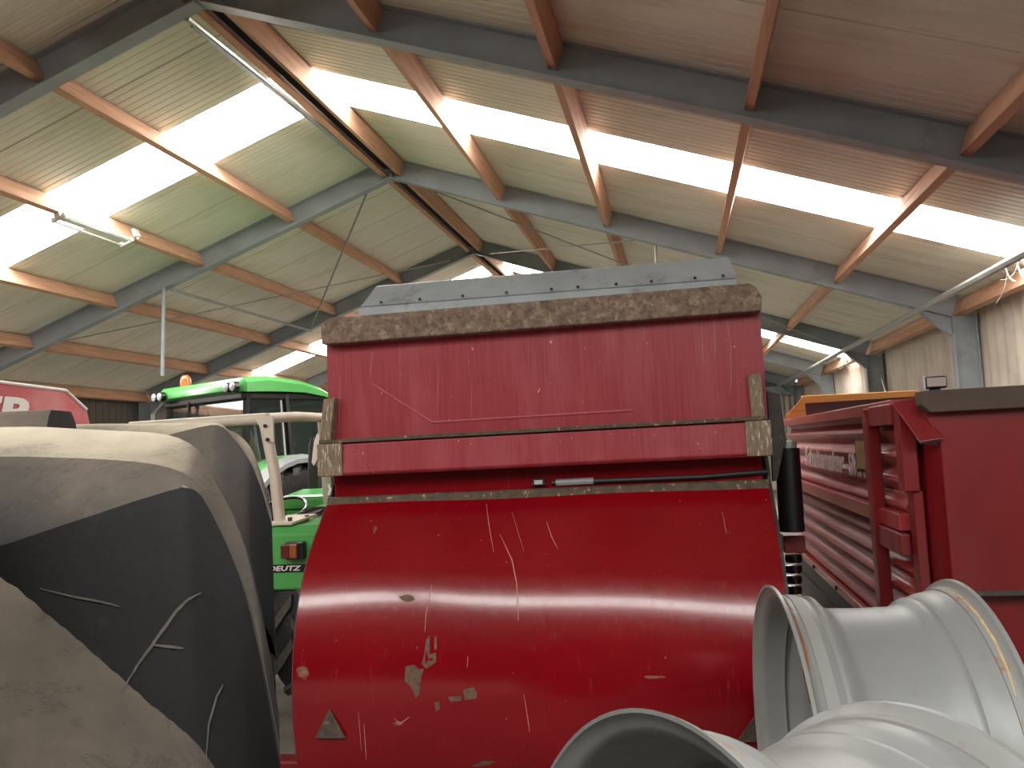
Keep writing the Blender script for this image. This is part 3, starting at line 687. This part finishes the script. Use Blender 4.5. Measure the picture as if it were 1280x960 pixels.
def lug_mesh(sg):
    m = MB(); loops = []; fine = []
    for i in range(len(sec) - 1):                      # Catmull-Rom between the measured sections
        p0, p1, p2, p3 = sec[max(i - 1, 0)], sec[i], sec[i + 1], sec[min(i + 2, len(sec) - 1)]
        for k in range(3):
            t_ = k / 3
            fine.append([.5 * (2 * b_ + (c_ - a_) * t_ + (2 * a_ - 5 * b_ + 4 * c_ - d_) * t_ ** 2 + (3 * b_ - a_ - 3 * c_ + d_) * t_ ** 3) for a_, b_, c_, d_ in zip(p0, p1, p2, p3)])
    fine.append(sec[-1])
    for u, r1, f1, r2, f2, r3, f3, r4, f4, r5, f5 in fine:
        f2b = f3 + (f2 - f3) * .12
        l = [cy(sg * u, r_, f_ - 68.6) - Vector((0, 0, TR_)) for r_, f_ in ((r1 - .03, f1), (r2 - .012, f2 + 1), (r2, f2 - .6), (r3, f3 + .5), (r3 - .006, f3 - .25), (r4, f4), (r5 - .03, f5))]
        loops.append(l)
    m.rings(loops); me = m.mesh('lug'); me.materials.append(MATS['tyre_rubber'])
    for p in me.polygons: p.use_smooth = True
    me.set_sharp_from_angle(angle=R(60)); return me
NL = 12
for sg in (1, -1):
    me = lug_mesh(sg)
    for k in range(NL):
        o = bpy.data.objects.new('lug', me); COL.objects.link(o); o.parent = TY
        bv = o.modifiers.new('edge', 'BEVEL'); bv.width = .007; bv.segments = 2; bv.limit_method = 'ANGLE'; bv.angle_limit = R(24)
        o.location = (0, 0, TR_); ang = 68.6 + k * 360 / NL + (0 if sg > 0 else 180 / NL)
        # phi grows from -y towards +z: rotation about -x
        o.rotation_euler = (-R(ang), 0, 0)
m = MB(); m.lathe([(.44, -.22), (.42, -.2), (.38, -.12), (.37, 0), (.38, .12), (.42, .2), (.44, .22), (.41, .22), (.36, .12), (.35, 0), (.36, -.12), (.41, -.22)], (0, 0, TR_), (1, 0, 0), 48); m.build('rim', 'rim_grey', TY, smooth=40, local=True)
m = MB(); m.lathe([(.36, .02), (.15, .06), (.05, .06), (.05, .04), (.15, .04), (.36, 0)], (0, 0, TR_), (1, 0, 0), 32); m.build('disc', 'rim_grey', TY, smooth=40, local=True)

# ================================================================== generic tractor wheel (local x = axle)
def wheel(name, parent, c, rad, wid, nl, mname='rubber', lugmat='lug_worn', rimmat='rim_grey', outer=1):
    c = Vector(c)
    m = MB(); rw = wid / 2
    m.lathe([(rad * .52, -rw * .7), (rad * .7, -rw), (rad * .88, -rw * .95), (rad * .94, -rw * .6), (rad * .95, 0), (rad * .94, rw * .6), (rad * .88, rw * .95), (rad * .7, rw), (rad * .52, rw * .7)], c, (1, 0, 0), 40)
    w = m.build(name, mname, parent, smooth=50, local=True)
    for sg in (1, -1):
        for k in range(nl):
            a0 = 2 * math.pi * (k + (0 if sg > 0 else .5)) / nl; loops = []
            for u in (.0, .5, .92, 1.0):
                a = a0 + u * .42; r1 = rad * (.99 if u < .9 else .95 if u < 1 else .85); hw = .055
                q = []
                for r_, da in ((rad * .9, -hw * 1.3), (r1, -hw), (r1, hw), (rad * .9, hw * 1.3)):
                    q.append(c + Vector((sg * u * rw, -r_ * math.cos(a + da), -r_ * math.sin(a + da))))
                loops.append(q)
            b = MB(); b.rings(loops); b.build('lug', lugmat, w, local=True)
    m = MB(); m.lathe([(rad * .56, -rw * .5), (rad * .3, outer * rw * .2 - .02), (.04, outer * rw * .25), (.04, outer * rw * .25 + .03), (rad * .3, outer * rw * .2 + .02), (rad * .56, rw * .5)], c, (1, 0, 0), 32)
    m.build('hub_disc', rimmat, w, smooth=40, local=True)
    return w

# ================================================================== OLD GREEN TRACTOR WITH CREAM FRAME (rear towards us)
OX, OY = -3.05, 5.62
OT = thing('old_tractor', 'old green tractor with cream roll frame beside the red tailgate', 'tractor', (OX, OY, 0))
def OL(p): return Vector(p) - Vector((OX, OY, 0))
for sx in (-1, 1): wheel('rear_wheel', OT, (sx * .66, 0, .66), .66, .42, 16, outer=sx)
# fenders: flat rear plate, top, inner cheek
for sx in (1, -1):
    xo, xi = .93 * sx, .40 * sx
    m = MB(); yR = -.62
    prf = [(yR, .845), (yR, 1.19), (yR + .05, 1.235), (.5, 1.30), (.85, 1.12), (1.0, .8), (.95, .8), (.8, 1.09), (.48, 1.26), (yR + .08, 1.2), (yR + .03, 1.17), (yR + .03, .845)]
    m.prism([(xi, y, z) for y, z in prf], (xo - xi, 0, 0)); fd = m.build('fender', 'tractor_green', OT, local=True, bevel=.015)
    m = MB(); m.prism([(xi, y, z) for y, z in [(yR, .845), (yR, 1.19), (yR + .05, 1.235), (.5, 1.30), (.85, 1.12), (1.0, .8), (.3, .6)]], (.02 * sx, 0, 0)); m.build('fender_cheek', 'tractor_green', fd, local=True)
    if sx == 1:
        tl0 = OL(at_y((357, 677), OY + yR)); br0 = OL(at_y((384, 698), OY + yR))
        m = MB(); m.box(tl0.x + .02, br0.x, yR - .055, yR, br0.z, tl0.z); ln_ = m.build('lamp_body', 'black_plastic', fd, local=True, bevel=.008)
        m = MB(); m.box(tl0.x, tl0.x + .055, yR - .075, yR - .045, br0.z + .01, tl0.z - .01); m.build('tail_lens', 'tail_red', ln_, local=True, bevel=.006)
        m = MB(); m.box(tl0.x + .055, br0.x - .035, yR - .075, yR - .045, br0.z + .01, tl0.z - .01); m.build('indicator_lens', 'amber_dark', ln_, local=True, bevel=.006)
        a, e = OL(at_y((300, 707), OY + yR)), OL(at_y((381, 715), OY + yR))
        m = MB(); m.prism([(a.x, yR - .003, e.z), (e.x - .01, yR - .003, e.z), (e.x + .01, yR - .003, a.z), (a.x, yR - .003, a.z)], (0, .004, 0)); sp_ = m.build('name_strip', 'black_plastic', fd, local=True)
        tA, tB = at_y((335.5, 714.3), OY + yR - .004), at_y((377, 714.3), OY + yR - .004)
        text('DEUTZ', .042, frame((tA.x, OY + yR - .0045, tA.z + .002), (1, 0, 0), (0, 0, 1)), 'white_paint', 'lettering', sp_, .001, .2, tB.x - tA.x, .0012)
        # cream plate and post
        pl = [OL(at_y(p, OY + yR + .05)) for p in ((338, 666), (364, 662))]
        m = MB(); m.prism([(pl[0].x, yR + .02, 1.242), (pl[1].x + .02, yR + .02, 1.242), (pl[1].x + .06, yR + .3, 1.272), (pl[0].x, yR + .3, 1.272)], (0, 0, .014)); mp_ = m.build('mounting_plate', 'rops_cream', OT, local=True)
        for dx, dy in ((-.02, .06), (.03, .2)):
            m = MB(); m.tube([(pl[1].x + dx, yR + dy + .02, 1.25), (pl[1].x + dx, yR + dy + .02, 1.285)], .014, 6); m.build('bolt', 'dark_steel', mp_, local=True)
yP = OY - .5
p_a, p_b, p_c, p_d = [OL(at_y(p, yP)) for p in ((350, 655), (343, 590), (337, 560), (331, 530))]
m = MB(); m.tube([p_a, p_b, p_c, p_d], .036, 12); m.build('roll_post', 'rops_cream', OT, local=True, smooth=40)
qa, qb = OL(at_y((334, 523), yP)), OL(at_y((240, 529), yP))
XL_ = -p_a.x
m = MB(); m.tube([qa, qb, Vector((-p_d.x - .05, qb.y, qb.z)), Vector((XL_, qb.y, qb.z - .2)), Vector((XL_, p_a.y, 1.2))], .036, 12); m.build('cross_bar', 'rops_cream', OT, local=True, smooth=40)
far = OL(at_y((402, 522), yP + 1.0))
m = MB(); m.tube([qa, qa.lerp(far, .5) + Vector((0, 0, .01)), far], .034, 12); m.build('side_bar', 'rops_cream', OT, local=True, smooth=40)
m = MB(); m.tube([far, Vector((far.x, far.y + .1, .9))], .034, 12); m.build('front_post', 'rops_cream', OT, local=True, smooth=40)
gs = [OL(at_y(p, yP - .04)) for p in ((317, 521), (341, 519), (342, 553), (334, 552), (326, 537))]
m = MB(); m.prism(gs, (0, .016, 0)); gp = m.build('gusset', 'rops_cream', OT, local=True, bevel=.003)
for p in ((332, 532.5), (335, 549.5)):
    c = OL(at_y(p, yP - .042)); m = MB(); m.tube([c, c + Vector((0, -.012, 0))], .012, 8); m.build('bolt', 'black_plastic', gp, local=True)
# body: axle, gearbox, seat, bonnet, steering wheel, front wheels
m = MB(); m.box(-.6, .6, -.12, .12, .55, .78); m.build('rear_axle', 'dark_steel', OT, local=True)
m = MB(); m.box(-.22, .22, -.1, 2.4, .5, .95); m.build('gearbox', 'dark_steel', OT, local=True, bevel=.02)
m = MB(); m.box(-.24, .24, -.25, .2, 1.02, 1.1); sc_ = m.build('seat', 'seat_grey', OT, local=True, bevel=.03)
m = MB(); m.prism([(-.23, -.25, 1.08), (-.23, -.32, 1.38), (-.23, -.26, 1.4), (-.23, -.17, 1.08)], (.46, 0, 0)); m.build('seat_back', 'seat_grey', sc_, local=True, bevel=.02)
m = MB(); m.prism([(-.26, 1.1, .95), (-.26, 1.1, 1.34), (-.26, 1.5, 1.38), (-.26, 2.5, 1.3), (-.26, 2.55, .8)], (.52, 0, 0)); m.build('bonnet', 'tractor_green', OT, local=True, bevel=.04)
sw = OL(at_y((362, 637), OY + .75)); N = 28; tilt = Vector((0, -.45, .89)).normalized()
ex = Vector((1, 0, 0)); ey = tilt.cross(ex)
sp = [sw + Vector((-.06, 0, 0)) + (ex * math.cos(2 * math.pi * k / N) + ey * math.sin(2 * math.pi * k / N)) * .19 for k in range(N + 1)]
m = MB(); m.tube(sp, .014, 8); stw = m.build('steering_wheel', 'black_shiny', OT, local=True, smooth=50)
m = MB(); m.tube([sw + Vector((-.06, 0, 0)), sw + Vector((-.06, .12, -.35))], .02, 8); m.build('column', 'black_plastic', stw, local=True)
for k in range(3):
    a = 2 * math.pi * k / 3; m = MB(); m.tube([sw + Vector((-.06, 0, 0)), sw + Vector((-.06, 0, 0)) + (ex * math.cos(a) + ey * math.sin(a)) * .19], .008, 6); m.build('spoke', 'black_plastic', stw, local=True)
b = MB(); b.tube([(-.27, 1.85, 1.1), (-.27, 1.85, 1.5), (-.27, 1.85, 1.76), (-.27, 1.85, 1.84)], [.055, .055, .04, .015], 12); b.build('exhaust', 'dark_panel', OT, local=True, smooth=40)
for sx in (-1, 1): wheel('front_wheel', OT, (sx * .6, 2.2, .4), .4, .25, 12, outer=sx)
m = MB(); m.box(-.5, .5, 2.14, 2.26, .34, .46); m.build('front_axle', 'dark_steel', OT, local=True)

# ================================================================== LARGE GREEN TRACTOR WITH CAB
fwd = Vector((.45, .89, 0)).normalized(); ang = math.atan2(-fwd.x, fwd.y)      # local +y is forward
rgt = Vector((fwd.y, -fwd.x, 0))
RC = Vector((-4.77, 9.0, 0))                                                 # rear right roof corner
CW = 1.86                                                                    # roof width
c0_ = RC - rgt * (CW / 2)
GT = thing('cab_tractor', 'big green tractor with glazed cab, roof lights and amber beacon', 'tractor', (c0_.x, c0_.y, 0), rz=ang)
hw = CW / 2; ZR = 2.60
def gb(name, mname, parent=GT, **k): pass
# roof as a lofted shell, higher at the back, visor down at the front
def roof_loop(y, w, z0, z1, e=.1):
    return [Vector((-w, y, z0)), Vector((-w, y, z1 - e * .6)), Vector((-w + e, y, z1)), Vector((w - e, y, z1)), Vector((w, y, z1 - e * .6)), Vector((w, y, z0))]
m = MB(); m.rings([roof_loop(y, w, z0, z1) for y, w, z0, z1 in ((-.06, hw - .12, 2.47, 2.56), (.0, hw, 2.44, 2.61), (.3, hw + .01, 2.45, 2.635), (.8, hw - .01, 2.45, 2.60), (1.15, hw - .05, 2.41, 2.53), (1.42, hw - .12, 2.36, 2.44), (1.55, hw - .2, 2.34, 2.37))])
roof = m.build('cab_roof', 'tractor_green', GT, smooth=35, local=True)
m = MB(); m.box(-hw + .1, hw - .1, .0, 1.35, 2.36, 2.45); m.build('roof_lining', 'black_plastic', roof, local=True, bevel=.02)
for sx in (-1, 1):
    for dx in (.0, -.13):
        c = Vector((sx * hw - sx * .1 + dx * sx, -.07, 2.50)); m = MB(); m.lathe([(.055, .06), (.062, 0), (.05, -.01), (.02, -.018)], c, (0, -1, 0), 16, False)
        wl2 = m.build('work_light', 'black_plastic', roof, smooth=40, local=True)
        m = MB(); m.lathe([(.05, 0), (.045, .015), (.02, .02)], c + Vector((0, -.055, 0)), (0, -1, 0), 16, False); m.build('lens', 'lens', wl2, smooth=50, local=True)
m = MB(); bc = Vector((-hw + .12, .3, 2.62)); m.lathe([(.07, 0), (.075, .03), (.07, .035), (.072, .1), (.06, .15), (.03, .175)], bc, (0, 0, 1), 18, False); m.build('beacon', 'amber', roof, smooth=40, local=True)
m = MB(); m.lathe([(.085, -.02), (.085, .02)], bc, (0, 0, 1), 18, False); m.build('beacon_base', 'black_plastic', roof, smooth=40, local=True)
# pillars and glass
def bar(name, a, e, w, mname='black_plastic'):
    b = MB(); b.tube([a, e], w, 6); return b.build(name, mname, GT, local=True)
wz, zb = hw - .12, 1.35
for sx in (-1, 1):
    bar('rear_pillar', (sx * wz, .08, 2.42), (sx * (wz + .02), .0, zb), .045)
    bar('middle_pillar', (sx * wz, .62, 2.42), (sx * (wz + .04), .66, zb), .04)
    bar('front_pillar', (sx * (wz - .08), 1.3, 2.38), (sx * (wz - .02), 1.5, zb), .04)
    for ya, yb_, nm in ((.08, .62, 'side_window'), (.62, 1.34, 'door_window')):
        b = MB(); b.prism([(sx * wz, ya + .04, 2.40), (sx * wz, yb_ - .04, 2.39), (sx * (wz + .03), yb_, zb), (sx * (wz + .03), ya - .02, zb)], (-.01 * sx, 0, 0)); b.build(nm, 'cab_glass', GT, local=True)
    bar('grab_rail', (sx * (wz + .06), .5, 2.35), (sx * (wz + .08), .54, 1.5), .012, 'lens')
b = MB(); b.prism([(-wz, .06, 2.42), (wz, .06, 2.42), (wz + .02, -.02, 1.5), (-wz - .02, -.02, 1.5)], (0, .01, 0)); b.build('rear_window', 'cab_glass', GT, local=True)
b = MB(); b.prism([(-wz + .08, 1.32, 2.36), (wz - .08, 1.32, 2.36), (wz - .04, 1.52, 1.5), (-wz + .04, 1.52, 1.5)], (0, .01, 0)); b.build('windscreen', 'cab_glass', GT, local=True)
bar('wiper', (-.3, .0, 2.36), (.1, -.03, 1.8), .01); bar('window_bar', (-.25, .0, 2.4), (-.28, -.03, 1.5), .018)
b = MB(); b.box(-wz, wz, .0, 1.45, .8, 1.36); b.build('cab_base', 'black_plastic', GT, local=True, bevel=.03)
b = MB(); b.prism([(-.25, .55, 1.36), (-.25, .42, 2.05), (-.25, .52, 2.1), (-.25, .72, 1.5), (-.25, 1.0, 1.48), (-.25, 1.0, 1.36)], (.5, 0, 0)); b.build('seat', 'cream_panel', GT, local=True, bevel=.05)
b = MB(); b.tube([(0, 1.3, 1.4), (0, 1.15, 1.75)], .03, 8); b.build('steering_column', 'black_plastic', GT, local=True)
b = MB(); b.lathe([(.19, -.012), (.205, 0), (.19, .012), (.175, 0)], (0, 1.14, 1.77), (0, -.5, .87), 24); b.build('steering_wheel', 'black_plastic', GT, local=True, smooth=50)
# fenders and wheels
for sx in (-1, 1):
    wheel('rear_wheel', GT, (sx * 1.02, .55, .80), .80, .5, 18, outer=sx)
    for nm, mt, r0, r1, x0, x1 in (('fender', 'tractor_green', .86, .90, .76, 1.12), ('fender_edge', 'fender_grey', .855, .905, 1.12, 1.27)):
        loops = []
        for k in range(15):
            a = R(200 - k * 12.5) ; lp_ = []
            for r_, x in ((r0, x0), (r1, x0), (r1 - (.05 if x1 > 1.2 else 0), x1), (r0 - (.05 if x1 > 1.2 else 0), x1)):
                lp_.append(Vector((sx * x, .55 + r_ * math.cos(a), .80 + r_ * math.sin(a))))
            loops.append(lp_)
        b = MB(); b.rings(loops); b.build(nm, mt, GT, local=True, smooth=30)
    wheel('front_wheel', GT, (sx * .9, 2.75, .6), .6, .4, 16, outer=sx)
b = MB(); b.box(-.8, .8, .45, .65, .7, .9); b.build('rear_axle', 'dark_steel', GT, local=True)
b = MB(); b.box(-.7, .7, 2.67, 2.83, .52, .68); b.build('front_axle', 'dark_steel', GT, local=True)
b = MB(); b.prism([(-.4, 1.5, .8), (-.4, 1.5, 1.62), (-.4, 2.4, 1.58), (-.4, 3.3, 1.4), (-.4, 3.45, .8)], (.8, 0, 0)); b.build('bonnet', 'tractor_green', GT, local=True, bevel=.08)
b = MB(); b.tube([(.92, 1.36, .95), (.92, 1.36, 1.75), (.92, 1.36, 1.9), (.92, 1.36, 2.0)], [.1, .1, .085, .02], 12); b.build('exhaust', 'dark_panel', GT, local=True, smooth=40)
bar('mirror_arm', (wz, 1.3, 2.2), (1.2, 1.4, 2.25), .012, 'lens'); b = MB(); b.box(1.12, 1.3, 1.38, 1.42, 1.95, 2.28); b.build('mirror', 'black_plastic', GT, local=True, bevel=.02)

# ================================================================== RED WAGON BEHIND THE TYRE (lettered side board)
PX = -4.2
P_ = thing('lettered_wagon', 'faded red wagon with white lettering along its side board', 'wagon', (PX - 1.1, 3.6, 0))
zt = at_x((40, 481), PX).z; e1, e2 = at_x((82, 488), PX), at_x((108, 512), PX)
m = MB(); m.prism([(PX, 1.2, 1.25), (PX, e2.y + .35, 1.25), (PX, e2.y + .1, 1.8), (PX, e2.y, e2.z), (PX, e1.y, e1.z), (PX, 1.2, zt + .12)], (-.03, 0, 0)); sb = m.build('side_board', 'pink_panel', P_)
m = MB(); m.tube([(PX, e2.y, e2.z), (PX, e1.y, e1.z), (PX, 1.2, zt + .12)], .012, 6); m.build('edge_bead', 'white_paint', sb)
ra, rb_ = at_x((1, 505), PX + .003), at_x((42, 509), PX + .003)
zc1 = at_x((20, 497), PX).z
lw = (rb_.y - ra.y)
text('SCHUITEMAKER', .26, frame((PX + .004, rb_.y - lw * 12.2, zc1 - .185), (0, 1, 0), (0, 0, 1)), 'white_paint', 'lettering', sb, .002, .15, lw * 12.2, .01)
m = MB(); m.box(PX - 2.2, PX - 2.17, 1.2, e2.y, 1.1, zt); m.build('far_board', 'pink_panel', P_)
m = MB(); m.box(PX - 2.2, PX, 1.2, e2.y + .3, 1.0, 1.25); m.build('bed', 'wagon_red', P_)
m = MB(); m.box(PX - 2.2, PX, e2.y - .1, e2.y - .06, 1.1, 1.95); m.build('front_board', 'pink_panel', P_)
m = MB(); m.box(PX - 2.2, PX, 1.2, 1.24, 1.1, zt); m.build('rear_board', 'pink_panel', P_)
m = MB(); m.box(PX - 1.8, PX - .4, 1.4, e2.y, .85, 1.0); m.build('chassis', 'dark_steel', P_)
for y in (2.6, 3.9):
    for x in (PX - 2.0, PX - .42):
        m = MB(); m.lathe([(.25, 0), (.42, -.02), (.47, .03), (.48, .11), (.47, .2), (.42, .25), (.25, .23)], (x, y, .48), (1, 0, 0), 32); m.build('wheel', 'rubber', P_, smooth=40)
    m = MB(); m.box(PX - 1.9, PX - .3, y - .06, y + .06, .42, .86); m.build('axle', 'dark_steel', P_)

# ================================================================== WEAR MARKS LAID ON THE SURFACES
mat('bare_steel', srgb(98, 74, 58), .7, var=.35, scale=40, dirt=(srgb(122, 104, 92), .55, .15, 30, (1, 1, 1)))
mat('pale_scratch', srgb(180, 120, 110), .6, var=.2, scale=30)
mat('old_drip', srgb(168, 104, 98), .6, var=.25, scale=40)
mat('rubber_scuff', srgb(72, 67, 62), .8, var=.3, scale=30)
bpy.context.view_layer.update()
DG = bpy.context.evaluated_depsgraph_get()
def hit(px):
    d = ray(px).normalized(); ok, loc, nrm, idx, ob, mx = scene.ray_cast(DG, Vector((0, 0, ZC)), d)
    return loc, nrm, ob
def patch(name, m, pts, parent, lift=.0015):
    """flat worn patch whose outline lies on the surface"""
    L = [hit(p)[0] for p in pts]; c = hit((sum(p[0] for p in pts) / len(pts), sum(p[1] for p in pts) / len(pts)))
    n = c[1]; b = MB(); b.add([p + n * lift for p in L], [list(range(len(L)))]); return b.build(name, m, parent)
def line(name, m, pts, w, parent, lift=.001, seg=6):
    out = []
    for i in range(len(pts) - 1):
        for k in range(seg): u_ = k / seg; out.append((pts[i][0] * (1 - u_) + pts[i + 1][0] * u_, pts[i][1] * (1 - u_) + pts[i + 1][1] * u_))
    out.append(pts[-1]); H = [hit(p) for p in out]; b = MB(); A, B = [], []
    for i, (l, n, o) in enumerate(H):
        d = (H[min(i + 1, len(H) - 1)][0] - H[max(i - 1, 0)][0]).normalized(); sd = d.cross(n).normalized()
        k = w * (.35 + .65 * math.sin(math.pi * (i + .6) / (len(H) + .2))); A.append(l + sd * k + n * lift); B.append(l - sd * k + n * lift)
    b.rings([A, B], caps=False, closed=False); return b.build(name, m, parent)
for pts in ([(507, 833), (518, 831), (523, 836), (530, 836), (527, 846), (524, 868), (520, 873), (514, 858), (506, 852)], [(530, 820), (533, 800), (537, 794), (537, 818), (545, 816), (545, 828), (533, 836), (527, 830)],
            [(543, 797), (546, 794), (546, 812), (543, 812)], [(579, 862), (592, 859), (597, 866), (595, 873), (581, 875)], [(560, 871), (577, 870), (576, 876), (563, 877)], [(543, 878), (549, 876), (550, 886), (545, 889)],
            [(498, 746), (508, 743), (516, 745), (519, 750), (508, 753), (502, 750)], [(590, 957), (604, 951), (620, 951), (614, 955), (598, 958)]):
    patch('bare_patch', 'bare_steel', pts, gate)
for pts, w in (([(608, 630), (611, 655), (617, 690)], 0.0018), ([(625, 668), (640, 700), (646, 730), (648, 775)], 0.0024), ([(683, 652), (690, 672), (697, 686)], 0.0018), ([(903, 640), (908, 668)], 0.0012),
               ([(540, 730), (533, 765), (531, 790)], 0.0018), ([(655, 868), (660, 900), (662, 915)], 0.0018), ([(493, 898), (500, 905), (512, 896)], 0.0024), ([(640, 640), (655, 690)], 0.0009), ([(448, 890), (452, 940)], 0.0012), ([(455, 905), (458, 950)], 0.0018), ([(585, 820), (584, 835)], 0.0012)):
    line('scratch', 'pale_scratch', pts, w, gate)
for pts, w in (([(877, 399), (878, 430), (880, 456)], 0.0018), ([(892, 398), (894, 430), (893, 452)], 0.0018), ([(908, 396), (913, 430), (914, 475), (912, 492)], 0.0018), ([(804, 408), (805, 425)], 0.0012), ([(548, 455), (547, 520)], 0.0015), ([(590, 470), (589, 525)], 0.0012),
               ([(660, 410), (661, 470)], 0.0009), ([(465, 440), (463, 470)], 0.0024), ([(500, 420), (500, 500)], 0.0012), ([(425, 470), (424, 540)], 0.0018)):
    line('drip', 'old_drip', pts, w, up)
lugA = hit((200, 720))[2]
def tyre_local(o):
    o.matrix_parent_inverse = TY.matrix_world.inverted(); o.location = TY.location; return o
for pts, w in (([(152, 864), (172, 832), (195, 800), (222, 762), (236, 749), (252, 741)], .0014), ([(258, 955), (262, 905), (272, 870), (280, 855)], .0011), ([(50, 735), (90, 745), (128, 752), (150, 758)], .0009), ([(193, 806), (230, 810)], .0012)):
    tyre_local(line('mould_line', 'rubber_scuff', pts, w, TY, seg=4))

mat('orange_rust', srgb(150, 90, 48), .85, var=.35, scale=30, dirt=(srgb(138, 132, 124), .55, .12, 25, (1, 1, 1)))
mat('tan_grease', srgb(190, 164, 118), .7, var=.2, scale=30)
line('rust_streak', 'orange_rust', [(980, 748), (989, 762), (998, 783), (1005, 806), (1011, 838)], .010, RIM1, .0006, 3)
line('rust_streak', 'orange_rust', [(1003, 835), (1009, 860), (1013, 880)], .004, RIM1, .0006, 3)
line('rust_streak', 'tan_grease', [(1178, 736), (1200, 745), (1222, 768), (1243, 800), (1260, 838), (1270, 870)], .0035, RIM1, .0006, 3)
